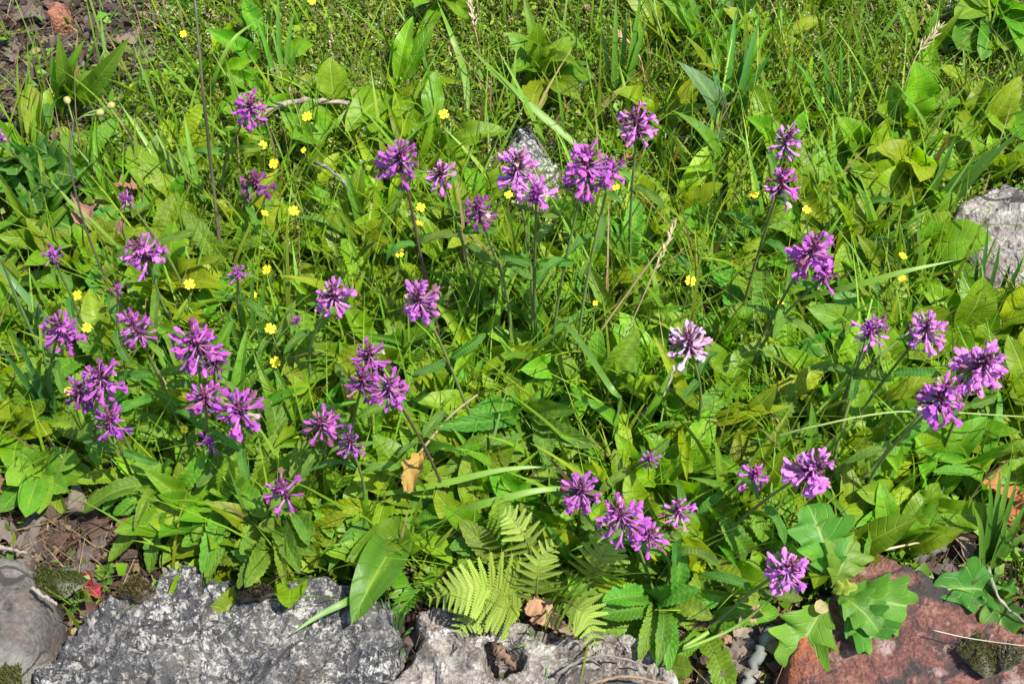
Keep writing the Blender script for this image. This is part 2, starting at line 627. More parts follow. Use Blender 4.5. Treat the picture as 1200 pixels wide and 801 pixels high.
def place_leaf(parent, pbase, kind, B, T, width, color=None, roll=0.0, up=None, name='leaf'):
    B, T = Vector(B), Vector(T)
    y = T - B
    ln = y.length
    if ln < 1e-4:
        return None
    y.normalize()
    up = Vector(up) if up is not None else Vector((random.uniform(-.3, .45), random.uniform(-.9, .05), 1.0))
    x = y.cross(up)
    if x.length < .05:
        x = Vector((1, 0, 0))
    x.normalize()
    z = x.cross(y)
    if roll:
        R = Matrix.Rotation(roll, 3, y)
        x, z = R @ x, R @ z
    m = Matrix(((x.x * width, y.x * ln, z.x * ln, B.x - pbase.x), (x.y * width, y.y * ln, z.y * ln, B.y - pbase.y),
                (x.z * width, y.z * ln, z.z * ln, B.z - pbase.z), (0, 0, 0, 1)))
    return obj(name, random.choice(LEAVES[kind]), parent, m, jit(color or LCOL[kind], .22))


def clump(name, label, cat, kind, bx, by, leaves, color=None, group=None, stem_px=None, spread=4.0):
    """a plant whose leaves run from its base to given tips; each leaf (tip x, tip y, width px[, tip height m[, base x, base y, base height]])"""
    base = atv(bx, by)
    p = thing(name, label, cat, base, group)
    lift = 0.004 if name in ('cranesbill', 'oak_seedling', 'chickweed', 'seedling') else 0.022
    for lf in leaves:
        tx, ty, w = lf[:3]
        h = (lf[3] if len(lf) > 3 else random.uniform(.02, .05)) + lift
        if len(lf) > 5:
            B = atv(lf[4], lf[5], lf[6] if len(lf) > 6 else 0.02)
        else:
            B = base + Vector((random.uniform(-1, 1), random.uniform(-1, 1), 0)) * spread * 0.0009 + Vector((0, 0, .006 + lift * .7))
        T = atv(tx, ty, h)
        place_leaf(p, base, kind, B, T, w * mpp(tx, ty) * (.9 if kind == 'S' else 1.15), color, random.uniform(-.3, .3))
    if stem_px:
        pts = smooth_path([atv(x, y, h) - base for x, y, h in stem_px], 12)
        mb = MB()
        mb.add(*tube_vf(pts, [.0022 * (1 - .5 * i / 11) for i in range(12)]))
        obj('stem', mb.mesh('stem', M_STEM), p, None, (0.09, 0.12, 0.03))
    return p


# ------------------------------------------------------------------ the ground
def graded(a, b, step, far):
    mid = list(np.arange(a, b + 1e-6, step))
    lo, hi, s = [], [], step
    x, y = a, b
    while y < far:
        s *= 1.5
        x -= s
        y += s
        lo.append(x)
        hi.append(y)
    return np.array(lo[::-1] + mid + hi)


X, Y = np.meshgrid(graded(-1.0, 1.0, 0.008, 60), graded(-0.62, 0.95, 0.008, 60))
Z = gz(X, Y)
near = (np.abs(X) < 1.0) & (np.abs(Y) < 1.0)
Zn = Z.copy().ravel()
fx, fy, fn = X.ravel(), Y.ravel(), near.ravel()
for i in np.nonzero(fn)[0]:
    p = (fx[i] * 28, fy[i] * 28, 0)
    Zn[i] += 0.004 * mnoise.noise(p) + 0.003 * mnoise.noise((p[0] * 3.3, p[1] * 3.3, 2.0)) - 0.003
ny_, nx_ = X.shape
idx = np.arange(ny_ * nx_).reshape(ny_, nx_)
F = np.stack([idx[:-1, :-1], idx[:-1, 1:], idx[1:, 1:], idx[1:, :-1]], -1).reshape(-1, 4)
g = obj('ground', mesh_np('ground', np.stack([fx, fy, Zn], -1), F, soil_mat()))
g['kind'] = 'structure'

# ------------------------------------------------------------------ stones
STONES = []          # ground outlines, so that nothing sprouts through a stone


def sdist(px, py, poly):
    """signed distance to a polygon, inside positive"""
    P = np.asarray(poly)
    d = np.full(px.shape, 1e9)
    ins = np.zeros(px.shape, bool)
    for (ax, ay), (bx, by) in zip(P, np.roll(P, -1, 0)):
        ex, ey = bx - ax, by - ay
        t = np.clip(((px - ax) * ex + (py - ay) * ey) / (ex * ex + ey * ey + 1e-12), 0, 1)
        d = np.minimum(d, np.hypot(px - ax - t * ex, py - ay - t * ey))
        c = ((ay > py) != (by > py)) & (px < (bx - ax) * (py - ay) / (by - ay + 1e-15) + ax)
        ins ^= c
    return np.where(ins, d, -d)


def stone(name, label, cat, outline, h, mat, bevel=0.02, rough=1.0, res=0.004, tilt=(0, 0), facets=0.0, seed=0.0, hollow=None, sharp=3.5, grain=1.0):
    P = np.array([at(x, y, h * 0.8)[:2] for x, y in outline])
    STONES.append(P)
    x0, y0 = P.min(0) - 0.025
    x1, y1 = P.max(0) + 0.025
    gx, gy = np.meshgrid(np.arange(x0, x1, res), np.arange(y0, y1, res))
    sh = gx.shape
    gx, gy = gx.ravel(), gy.ravel()
    sd = sdist(gx, gy, P)
    cx, cy_ = P.mean(0)
    z = np.zeros(len(gx))
    keep = sd > -0.03
    for i in np.nonzero(keep)[0]:
        a = (gx[i] * 9 + seed, gy[i] * 9, seed)
        n1 = mnoise.noise(a)
        n2 = mnoise.noise((gx[i] * 38 + seed, gy[i] * 38, 1.3))
        n3 = mnoise.noise((gx[i] * 110, gy[i] * 110, seed))
        n4 = mnoise.noise((gx[i] * 260, gy[i] * 260, seed))
        s = sd[i] + 0.006 * n1 + 0.006 * n2 + 0.003 * n3
        t = min(max(s / bevel, 0), 1)
        k = 1 - (1 - t) ** sharp
        zz = h * k + k * rough * (0.007 * n1 + 0.006 * n2) + k * grain * (0.0035 * n3 + 0.0022 * n4)
        if facets:
            zz += k * facets * mnoise.cell((gx[i] * 16 + n2 * .8, gy[i] * 16 + n1, seed))
        zz += k * (tilt[0] * (gx[i] - cx) + tilt[1] * (gy[i] - cy_))
        if hollow:
            for hx, hy, hr, hd in hollow:
                q = math.hypot(gx[i] - hx, gy[i] - hy) / hr + 0.3 * n2
                if q < 1:
                    zz -= hd * (1 - q * q)
        if s < 0:
            zz += max(s * 5, -0.09)
        z[i] = zz
    zb = gz(gx, gy) + z
    base = Vector((cx, cy_, float(gz(cx, cy_))))
    idx = np.arange(len(gx)).reshape(sh)
    Fq = np.stack([idx[:-1, :-1], idx[:-1, 1:], idx[1:, 1:], idx[1:, :-1]], -1).reshape(-1, 4)
    Fq = Fq[(sd[Fq] > -0.022).all(1)]
    used = np.unique(Fq)
    rm = np.zeros(len(gx), int)
    rm[used] = np.arange(len(used))
    v = np.stack([gx - base.x, gy - base.y, zb - base.z], -1)[used]
    o = obj(name, mesh_np(name, v, rm[Fq], mat))
    o.location = base
    return tag(o, label, cat)


M_GREY = stone_mat('grey lichened stone', [(0.40, (0.007, 0.007, 0.008)), (0.465, (0.026, 0.026, 0.028)), (0.505, (0.068, 0.067, 0.067)), (0.54, (0.17, 0.166, 0.157)), (0.60, (0.31, 0.30, 0.28))],
                   (95.0,), 330.0, 0.13, [((0.29, 0.28, 0.26), 60, .57, .60), ((0.036, 0.036, 0.040), 70, .545, .58), ((0.010, 0.009, 0.008), 52, .61, .64), ((0.035, 0.034, 0.036), 11, .49, .60, .55), ((0.30, 0.285, 0.25), 8, .53, .64, .3), ((0.07, 0.055, 0.035), 14, .58, .66, .6)], bump=.008)
M_BROWN = stone_mat('brown stone', [(0.36, (0.022, 0.019, 0.016)), (0.5, (0.052, 0.044, 0.037)), (0.64, (0.105, 0.094, 0.080))], (20.0,), 220.0, 0.04,
                    [((0.062, 0.040, 0.024), 12, .50, .62), ((0.105, 0.105, 0.092), 9, .53, .62), ((0.016, 0.014, 0.012), 34, .55, .61)], bump=.003)
M_TAN = stone_mat('pebbly stone', [(0.38, (0.026, 0.021, 0.017)), (0.46, (0.105, 0.086, 0.067)), (0.53, (0.165, 0.150, 0.130)), (0.62, (0.26, 0.24, 0.21))], (60.0,), 300.0, 0.10,
                  [((0.30, 0.285, 0.26), 38, .60, .625), ((0.036, 0.029, 0.024), 24, .55, .60, .8), ((0.23, 0.215, 0.195), 9, .52, .62, .5)], bump=.006)
M_RED = stone_mat('red sandstone', [(0.38, (0.030, 0.009, 0.006)), (0.47, (0.072, 0.023, 0.015)), (0.54, (0.112, 0.043, 0.029)), (0.64, (0.15, 0.078, 0.060))], (36.0,), 300.0, 0.06,
                  [((0.013, 0.010, 0.009), 12, .50, .575), ((0.17, 0.12, 0.105), 30, .58, .66), ((0.032, 0.013, 0.010), 48, .56, .62)], bump=.005, zone=((0.23, 0.062, 0.014), (-0.135, 0.02, .03), .07))
M_PALE = stone_mat('pale stone', [(0.38, (0.045, 0.040, 0.035)), (0.46, (0.12, 0.106, 0.092)), (0.54, (0.20, 0.182, 0.16)), (0.64, (0.29, 0.272, 0.25))], (60.0,), 240.0, 0.08,
                   [((0.03, 0.025, 0.022), 32, .56, .62), ((0.085, 0.065, 0.055), 14, .52, .62)])
M_LICHEN = stone_mat('lichen stone', [(0.40, (0.02, 0.018, 0.016)), (0.47, (0.08, 0.075, 0.066)), (0.53, (0.20, 0.19, 0.175)), (0.62, (0.36, 0.35, 0.33))], (90.0,), 300.0, 0.15,
                     [((0.02, 0.02, 0.018), 60, .60, .66)])
M_BRICK = stone_mat('orange brick', [(0.40, (0.10, 0.035, 0.016)), (0.6, (0.24, 0.095, 0.05))], (60.0,), 260.0, 0.1, [((0.16, 0.12, 0.09), 30, .54, .62), ((0.05, 0.025, 0.018), 40, .56, .62)], bump=.006)

hollow_at = at(588, 775, .03)
stone('boulder', 'large rough grey boulder speckled with pale lichen along the lower edge', 'rock',
      [(18, 812), (58, 758), (116, 700), (175, 684), (203, 662), (240, 656), (290, 676), (330, 688), (385, 670), (425, 678), (456, 706), (480, 746), (462, 800), (430, 830), (400, 900), (40, 900)],
      .042, M_GREY, .02, 1.0, .0024, (0.0, 0.02), .004, 1.0, None, 4.0, 2.4)
stone('boulder', 'smooth brown boulder at the lower left corner beside the grey boulder', 'rock',
      [(-80, 660), (0, 643), (35, 652), (62, 690), (72, 722), (62, 762), (20, 805), (-10, 900), (-90, 900)], .05, M_BROWN, .03, .7, .004, (0.0, 0.0), 0, 4.0, None, 3.0, .5)
stone('boulder', 'tan pebbly boulder under the ferns with a dark hollow in it', 'rock',
      [(432, 815), (470, 772), (488, 742), (484, 722), (505, 712), (560, 712), (612, 728), (680, 734), (738, 742), (790, 776), (800, 815), (800, 900), (430, 900)],
      .038, M_TAN, .016, 1.2, .0028, (0, .0), .008, 8.0, [(hollow_at[0], hollow_at[1], .022, .05)], 4.0, 1.3)
stone('slab', 'red sandstone slab with dark stains under the oak seedling', 'rock',
      [(908, 830), (914, 788), (934, 736), (972, 690), (1020, 652), (1066, 666), (1134, 704), (1210, 748), (1290, 792), (1290, 900), (912, 900)],
      .042, M_RED, .009, .5, .003, (-.02, 0.05), .003, 12.0, None, 4.0, .6)
stone('rock', 'pale grey rock at the right edge behind dark green rushes', 'rock',
      [(1108, 262), (1128, 238), (1158, 224), (1205, 222), (1290, 240), (1290, 350), (1200, 348), (1160, 338), (1140, 318), (1118, 300)], .045, M_PALE, .016, 1.2, .0032, (0, 0.03), .004, 16.0, None, 4.0, 1.3)
stone('rock', 'small knobbly rock crusted with white lichen behind a purple betony', 'rock',
      [(584, 170), (600, 156), (626, 158), (640, 182), (656, 204), (658, 238), (636, 250), (608, 240), (598, 208), (586, 192)], .024, M_LICHEN, .012, 1.2, .0024, (0, 0), .008, 21.0, None, 3.0, 1.8)
stone('brick_fragment', 'orange brick fragment lying on bare soil near the top', 'brick', [(58, 2), (80, 0), (86, 8), (84, 24), (62, 27), (54, 18)], .02, M_BRICK, .008, .4, .0028, (0, 0), 0, 25.0)
stone('pebble', 'whitish pebble low among leaves left of the glaucous leaf', 'pebble', [(664, 92), (680, 86), (690, 92), (684, 101), (668, 102)], .012, M_LICHEN, .008, .3, .0025, (0, 0), 0, 29.0)
stone('rock_chip', 'weathered flat rock chip between tan boulder and red slab', 'rock',
      [(836, 756), (858, 728), (890, 716), (908, 732), (900, 764), (880, 806), (866, 860), (812, 860), (822, 790)], .022, M_TAN, .010, .9, .003, (0, 0), .006, 33.0)


def on_stone(x, y, pad=0.004):
    r = np.zeros(np.shape(x), bool)
    for P in STONES:
        r |= sdist(np.asarray(x), np.asarray(y), P) > pad
    return r


# landmarks used when describing the small repeated things
LANDMARKS += [('the large grey boulder', 250, 740), ('the smooth brown boulder', 30, 720), ('the tan pebbly boulder', 600, 770), ('the red slab', 1080, 740), ('the pale rock at the right edge', 1170, 280),
              ('the lichen-white rock', 625, 205), ('the orange brick fragment', 70, 14), ('the oak seedling', 985, 690), ('the largest fern frond', 555, 695)]

# ------------------------------------------------------------------ betony: flower heads
def petal_grid(mb, pts_rows):
    n, m = len(pts_rows), len(pts_rows[0])
    v = [p for r in pts_rows for p in r]
    f = [(i * m + j, i * m + j + 1, (i + 1) * m + j + 1, (i + 1) * m + j) for i in range(n - 1) for j in range(m - 1)]
    mb.add(v, f, [(0.5, min(1.0, .55 + .45 * i / (n - 1))) for i, r in enumerate(pts_rows) for _ in r])


def floret_mesh(seed, bud=False):
    r = random.Random(seed)
    mb = MB()
    bend = r.uniform(-.14, .06)
    zs = [0, .25, .5, .66, .74]
    rs = [.055, .065, .085, .115, .145] if not bud else [.06, .075, .10, .11, .03]
    pts = [(0, bend * z * z + .0, z) for z in zs]
    v, f, uv = [], [], []
    for (x, y, z), rad in zip(pts, rs):
        for k in range(6):
            a = math.pi / 3 * k
            v.append((x + rad * math.cos(a), y + rad * math.sin(a), z))
            uv.append((k / 6, z))
    for i in range(4):
        for k in range(6):
            f.append((i * 6 + k, i * 6 + (k + 1) % 6, (i + 1) * 6 + (k + 1) % 6, (i + 1) * 6 + k))
    mb.add(v, f, uv)
    if not bud:
        y0 = bend * .5
        w = r.uniform(.12, .16)
        # hood
        petal_grid(mb, [[(-w, y0 + .08, .70), (0, y0 + .14, .70), (w, y0 + .08, .70)], [(-w * .95, y0 + .16, .86), (0, y0 + .24, .86), (w * .95, y0 + .16, .86)],
                        [(-w * .6, y0 + .20, 1.0), (0, y0 + .26, 1.03), (w * .6, y0 + .20, 1.0)]])
        # lower lip of three lobes
        k = r.uniform(.85, 1.15)
        petal_grid(mb, [[(-.10, y0 - .10, .70), (0, y0 - .13, .70), (.10, y0 - .10, .70)], [(-.19 * k, y0 - .26, .86), (0, y0 - .28, .90), (.19 * k, y0 - .26, .86)],
                        [(-.15 * k, y0 - .44, .86), (0, y0 - .47, .90), (.15 * k, y0 - .44, .86)]])
        for s in (-1, 1):
            petal_grid(mb, [[(s * .08, y0 - .08, .71), (s * .12, y0 + .03, .71)], [(s * .24, y0 - .16, .84), (s * .27, y0 + .01, .86)], [(s * .32, y0 - .20, .84), (s * .33, y0 - .04, .88)]])
    return mb.mesh('floret', M_FLORET)


FLORETS = [floret_mesh(i) for i in range(5)]
BUDS = [floret_mesh(50 + i, True) for i in range(2)]


def calyx_mesh(seed, tall=1.0):
    """the dark core of a flower head: an axis clothed in pointed calyx tubes"""
    r = random.Random(seed)
    mb = MB()
    mb.add(*tube_vf([(0, 0, -.75 * tall), (0, 0, -.2), (0, 0, .5 * tall), (0, 0, .72 * tall)], [.10, .15, .13, .04], 7))
    n = 34
    for i in range(n):
        z = (-.65 + 1.3 * i / n) * tall
        a = i * 2.4 + r.uniform(-.2, .2)
        el = -.1 + .9 * (z / tall + .65) / 1.3 + r.uniform(-.15, .15)
        d = Vector((math.cos(a) * math.cos(el), math.sin(a) * math.cos(el), math.sin(el)))
        p0 = Vector((0, 0, z)) + d * .08
        ln = r.uniform(.24, .38) * (1 if z < .3 else .75)
        v, f, uv = tube_vf([p0, p0 + d * ln * .55, p0 + d * ln], [.045, .062, .015], 5)
        mb.add(v, f, uv)
    return mb.mesh('flower_head', M_CALYX)


CALYX = [calyx_mesh(i) for i in range(3)] + [calyx_mesh(9, 1.25)]
PURPLE = (0.33, 0.075, 0.32)
PINKISH = (0.40, 0.125, 0.38)
DEEP = (0.19, 0.03, 0.185)
FADED = (0.42, 0.26, 0.38)
MAROON = (0.075, 0.018, 0.045)
STEM_G = (0.085, 0.12, 0.028)
STEM_R = (0.06, 0.040, 0.022)


def head_frame(axis):
    z = axis.normalized()
    x = z.cross(Vector((0, 1, 0.1)))
    x.normalize()
    y = z.cross(x)
    return Matrix((x, y, z)).transposed()


def betony(label, hx, hy, w, h, bx, by, n=24, col=PURPLE, stem=STEM_G, leaves=4, tiers=None, lean=0.0, short=None):
    by -= .16 * (by - hy)
    bx -= .12 * (bx - hx) + random.uniform(-14, 14)
    base = atv(bx, by)
    mp = mpp(hx, hy) * 0.88
    R = w * 0.5 * mp
    yk = base.y - .015 + lean
    top = at_y(hx, hy, yk)
    if top.z < base.z + .05:
        top = atv(hx, hy, .07)
    if top.z > base.z + .30:
        for _ in range(12):
            yk += .03
            top = at_y(hx, hy, yk)
            if top.z < base.z + .30:
                break
    if hx < 500:
        col = (col[0] * .82, col[1] * .72, col[2] * .82)      # the left clump is of a deeper purple
    p = thing('betony', label, 'flower', base)
    d = top - base
    k1 = base + Vector((d.x * .10, d.y * .10, d.z * .45)) + Vector((random.uniform(-.035, .035), random.uniform(-.01, .02), 0))
    k2 = base + d * .72 + Vector((0, 0, .02))
    k2.z = min(k2.z, top.z)
    path = bez(base, k1, k2, top, 16)
    mb = MB()
    mb.add(*tube_vf([q - base for q in path], [(.0018 - .0007 * i / 15) * random.uniform(.9, 1.15) for i in range(16)], 7))
    obj('stem', mb.mesh('stem', M_STEM), p, None, jit(stem, .2))
    axis = (path[-1] - path[-3]).normalized() * .6 + Vector((random.uniform(-.32, .32), -.12 + random.uniform(-.25, .2), .62))
    Rm = head_frame(axis)
    elong = max(.8, min(1.5, h / w))
    hm = Matrix.Translation(top - base) @ Rm.to_4x4() @ Matrix.Scale(R, 4)
    hd = obj('flower_head', CALYX[3] if elong > 1.2 else random.choice(CALYX[:3]), p, hm, jit(MAROON if n > 10 else DEEP, .3))
    # florets stand round the axis in tiers, lower ones level, upper ones rising
    H = .62 * elong
    n = int(n * 1.4)
    tier_tilt = random.uniform(-.2, .2)
    for i in range(n):
        if n > 12 and random.random() < .11:
            continue
        q = (i + .5) / n
        if q < .45:
            z, el, ln = -H * .75 + random.uniform(-.1, .1), random.uniform(-.45, .05), random.uniform(.78, .98)
        elif q < .8:
            z, el, ln = -.05 + random.uniform(-.1, .1), random.uniform(.0, .5), random.uniform(.74, .95)
        else:
            z, el, ln = H * .55 + random.uniform(-.08, .08), random.uniform(.45, 1.1), random.uniform(.55, .75)
        a = i * 2.39996 + random.uniform(-.25, .25)
        dz = Vector((math.cos(a) * math.cos(el), math.sin(a) * math.cos(el), math.sin(el)))
        dx = Vector((-math.sin(a), math.cos(a), 0))
        dy = dz.cross(dx)
        if dy.z < 0:
            dx, dy = -dx, -dy
        tw = Matrix.Rotation(random.uniform(-.4, .4), 3, dz)
        dx, dy = tw @ dx, tw @ dy
        s = ln * .92 * random.uniform(.72, 1.18)
        o0 = Vector((0, 0, z)) + dz * .12
        ws = s * random.uniform(.62, .98)
        m = Matrix(((dx.x * ws, dy.x * ws, dz.x * s, o0.x), (dx.y * ws, dy.y * ws, dz.y * s, o0.y), (dx.z * ws, dy.z * ws, dz.z * s, o0.z), (0, 0, 0, 1)))
        me = random.choice(BUDS) if (q > .93 or random.random() < .07 or (n <= 10 and i % 4 == 3)) else random.choice(FLORETS)
        obj('floret', me, hd, m, jit(random.choice([(0.20, 0.10, 0.09), (0.34, 0.26, 0.2), (0.14, 0.04, 0.08)]) if random.random() < .09 else col, .2))
    # a pair of small leaves under the head, a pair half way, and leaves at the foot
    for f, ln, ww in ((.93, .020, .006), (.55, .042, .0085)):
        if f == .55 and top.z - base.z < .10:
            continue
        q = path[int(f * 15)]
        a = random.uniform(0, math.pi)
        for s in (0, math.pi):
            dirv = Vector((math.cos(a + s), math.sin(a + s) * .7, random.uniform(-.25, .35)))
            place_leaf(p, base, 'S' if f == .55 else 'N', q, q + dirv.normalized() * ln * random.uniform(.8, 1.2), ww, (0.07, 0.16, 0.016), random.uniform(-.3, .3))
    a0 = random.uniform(0, 6.28)
    for i in range(leaves):
        a = a0 + i * 2.4
        ln = random.uniform(.045, .085)
        T = base + Vector((math.cos(a) * ln, math.sin(a) * ln, random.uniform(.012, .05)))
        place_leaf(p, base, 'S', base + Vector((0, 0, .006)), T, ln * random.uniform(.26, .36), None, random.uniform(-.3, .3))
    if short:
        LANDMARKS.append((short, hx, hy))
    return p


E = dict
BET = [
    ('topmost purple betony on the left, just above the horizontal dead twig', 293, 126, 40, 40, 262, 300, E(short='the topmost left betony')),
    ('sparse dull betony head below the topmost left one', 299, 213, 42, 48, 284, 300, E(n=15, col=DEEP)),
    ('tiny few-flowered betony beside two curled brown leaves', 147, 233, 26, 24, 232, 400, E(n=7, short='the tiny betony by the curled brown leaves')),
    ('bright star-like betony head right of the tall dark budded stalk', 168, 295, 52, 46, 236, 440, E(col=PINKISH, n=24, short='the star-like betony')),
    ('small dark betony at the left edge of the bed above bare litter', 61, 298, 28, 22, 128, 450, E(n=9, col=DEEP)),
    ('small unopened betony bud below the star-like head', 138, 338, 20, 16, 180, 480, E(n=7, col=DEEP)),
    ('small slim betony head beside a straight dark grass stalk', 278, 319, 26, 32, 291, 450, E(n=10, short='the slim betony by the dark stalk')),
    ('leftmost large betony, pink purple, beside two yellow flowers', 72, 387, 48, 48, 60, 522, E(short='the leftmost large betony')),
    ('two-tiered narrow betony between yellow flowers and the biggest head', 158, 383, 42, 58, 216, 560, E(n=24, short='the two-tiered narrow betony')),
    ('biggest dark centred betony in the left clump, magenta below', 230, 403, 60, 60, 254, 560, E(n=34, short='the biggest left betony')),
    ('small betony head tucked behind the biggest dark centred one', 252, 424, 36, 30, 262, 556, E(n=14, col=DEEP)),
    ('very small pink betony tuft right of the biggest dark centred head', 348, 375, 20, 20, 350, 460, E(n=5, short='the very small pink betony')),
    ('loose purple betony, right half of a joined pair on the left', 118, 443, 50, 50, 172, 590, E(n=24)),
    ('loose purple betony, left half of a joined pair, partly faded', 93, 460, 42, 48, 150, 585, E(n=20, col=DEEP, short='the joined pair of left betonies')),
    ('dark betony hanging just under the joined left pair', 129, 493, 46, 44, 180, 602, E(n=19, col=(.27, .05, .31))),
    ('pale purple betony touching a larger one, left of it', 240, 466, 44, 38, 262, 592, E(n=18)),
    ('full round betony with white tubed florets, right of its twin', 281, 481, 58, 52, 282, 620, E(n=26, short='the white tubed betony')),
    ('small betony below the touching pair with flat spread florets', 245, 518, 34, 18, 262, 598, E(n=7)),
    ('round betony standing alone left of centre on a thin straight stem', 391, 346, 48, 44, 388, 500, E(col=PINKISH, short='the lone round betony')),
    ('tall betony on a long red brown stem above centre left', 469, 187, 46, 66, 530, 480, E(n=32, stem=STEM_R, short='the tall red-stemmed betony')),
    ('small pale betony right of the tall red-stemmed one', 516, 204, 40, 34, 562, 420, E(n=16, col=PINKISH, short='the small pale betony')),
    ('oblong bright pink betony, centre left, dense as a brush', 491, 352, 48, 66, 578, 575, E(n=36, col=PINKISH, short='the oblong bright betony')),
    ('uppermost of three betonies crowded together left of centre', 433, 416, 44, 36, 440, 570, E(n=19)),
    ('lower left of three betonies crowded together left of centre', 425, 446, 38, 38, 428, 600, E(n=16, col=DEEP)),
    ('lower right of three crowded betonies, on a long dark stem', 456, 455, 46, 46, 548, 650, E(n=24, stem=STEM_R, short='the crowded three betonies')),
    ('open star-shaped betony above the bottom left clump of leaves', 377, 497, 50, 48, 390, 612, E(n=18, short='the open star-shaped betony')),
    ('fading betony right behind the open star-shaped one', 411, 518, 38, 38, 420, 640, E(n=14, col=(.3, .08, .34))),
    ('lowest left betony with six long florets above the grey boulder', 332, 575, 54, 46, 326, 662, E(n=13, short='the lowest left betony')),
    ('betony standing in front of the lichen-white rock', 606, 197, 50, 56, 607, 480, E(n=26, col=PINKISH)),
    ('straggling betony with few florets below the lichen-white rock', 628, 228, 44, 38, 626, 482, E(n=8, col=PINKISH)),
    ('dusky betony leaning left, below the lichen-white rock', 560, 245, 38, 46, 585, 470, E(n=22, col=DEEP, short='the dusky leaning betony')),
    ('large tall betony right of the lichen-white rock', 688, 194, 50, 66, 640, 500, E(n=34, short='the large tall betony')),
    ('small round betony joined to the right side of a large tall one', 716, 198, 34, 36, 662, 490, E(n=16)),
    ('uppermost betony of the middle, above the large tall pair', 746, 145, 46, 42, 752, 360, E(n=18, col=PINKISH, short='the uppermost middle betony')),
    ('farther of two small betonies near the upper right', 923, 163, 36, 38, 880, 330, E(n=14, col=PINKISH, short='the farther upper right betony')),
    ('nearer of two small betonies near the upper right', 916, 213, 44, 36, 860, 430, E(n=16, short='the nearer upper right betony')),
    ('tall ragged betony right of centre with a drooping right side', 952, 294, 52, 58, 850, 490, E(n=30, short='the tall ragged betony')),
    ('loose florets of a betony hanging under the tall ragged one', 966, 322, 36, 32, 862, 496, E(n=10)),
    ('half withered pale betony with a brown crown of dry calyces', 808, 402, 54, 54, 790, 545, E(n=22, col=FADED, short='the half withered betony')),
    ('sparse betony with a few pale florets right of the holed leaf', 1020, 387, 42, 30, 958, 545, E(n=8, col=PINKISH, short='the sparse right betony')),
    ('dark unopened betony bud beside the sparse pale one', 1033, 379, 20, 24, 962, 545, E(n=9, col=DEEP)),
    ('round betony near the right edge below a bright pointed leaf', 1086, 386, 46, 46, 975, 562, E(n=24, col=PINKISH, short='the round right betony')),
    ('largest betony at the right edge', 1151, 427, 62, 54, 1090, 580, E(n=32, col=PINKISH, short='the largest right edge betony')),
    ('split betony crossed by a green stem, near the right edge', 1104, 466, 60, 54, 985, 640, E(n=26, short='the split betony')),
    ('round pale purple betony on a thick slanting stem', 953, 549, 58, 56, 800, 690, E(n=30, col=PINKISH, short='the round slanting-stemmed betony')),
    ('star-like sparse betony left of the slanting-stemmed one', 884, 556, 46, 30, 840, 620, E(n=8, short='the sparse star betony')),
    ('leftmost of the four betonies above the ferns', 680, 575, 54, 50, 661, 665, E(n=26, short='the betony above the ferns')),
    ('largest of the four betonies above the ferns', 728, 604, 60, 58, 764, 726, E(n=32, short='the largest fern-side betony')),
    ('darker betony drooping right of the largest fern-side one', 760, 627, 46, 46, 756, 730, E(n=20)),
    ('rightmost of the four betonies above the ferns', 796, 598, 44, 42, 788, 692, E(n=17, col=PINKISH)),
    ('few-flowered betony alone above the four fern-side heads', 762, 537, 30, 40, 745, 605, E(n=9, short='the few-flowered middle betony')),
    ('betony against the oak seedling above the red slab', 923, 668, 56, 56, 812, 756, E(n=30, col=PINKISH, short='the betony by the oak seedling')),
    ('pink bloom cut by the left edge of the view', -2, 160, 22, 36, 40, 260, E(n=10, col=PINKISH)),
    ('tiny purple betony bud low in the middle leaves', 592, 517, 12, 12, 600, 560, E(n=4, col=DEEP, leaves=2)),
]
for lab, hx, hy, w, h, bx, by, kw in BET:
    betony(lab, hx, hy, w, h, bx, by, **kw)

# ------------------------------------------------------------------ leafy plants set by eye
Yl = LCOL['Y']
GL = (0.09, 0.20, 0.075)
clump('leafy_plant', 'upright plant with pointed lance leaves on bare soil near the upper left', 'plant', 'N', 92, 135,
      [(68, 45, 16, .12), (60, 66, 18, .09), (84, 72, 20, .08), (96, 48, 12, .11), (150, 47, 20, .12), (50, 132, 20, .05), (74, 92, 26, .07), (106, 82, 16, .05), (130, 100, 16, .03)], (0.10, 0.22, 0.02),
      stem_px=[(92, 135, 0), (104, 105, .05), (122, 60, .1)])
clump('herb', 'low herb with broad lobed crinkled leaves at the left edge', 'plant', 'G', 40, 215,
      [(5, 190, 40, .06), (45, 180, 44, .07), (90, 208, 50, .05), (45, 250, 38, .03), (-5, 225, 40, .04), (20, 205, 36, .07), (70, 185, 34, .05)])
clump('leafy_plant', 'broad dark leaved plant left of the star-like betony', 'plant', 'B', 118, 295, [(62, 256, 34, .03), (64, 286, 22, .04), (150, 308, 18, .03), (110, 340, 22, .02), (135, 245, 26, .03)], (0.07, 0.19, 0.02))
clump('leafy_plant', 'single upright oval leaf with pale midrib near the top left', 'plant', 'B', 393, 150, [(386, 68, 30, .06), (352, 132, 26, .03), (372, 168, 20, .02)])
clump('leafy_plant', 'pair of broad yellowish leaves below the white heather', 'plant', 'B', 470, 125, [(406, 152, 32, .03), (424, 158, 28, .02), (500, 112, 22, .02), (455, 95, 22, .04), (470, 175, 22, .02)], Yl)
clump('leafy_plant', 'small leafy shoot at the top edge beside long grass', 'plant', 'B', 522, 14, [(486, 4, 18, .05), (550, 22, 20, .04), (538, -12, 18, .05), (504, -10, 18, .06), (488, 52, 16, .02)])
clump('leafy_plant', 'upright oval leaved plant above the lichen-white rock', 'plant', 'B', 640, 108,
      [(630, 28, 20, .09), (597, 38, 20, .06), (666, 44, 24, .06), (672, 66, 22, .04), (600, 82, 24, .04), (620, 135, 26, .02), (676, 110, 28, .04), (695, 88, 22, .04), (650, 60, 20, .07)])
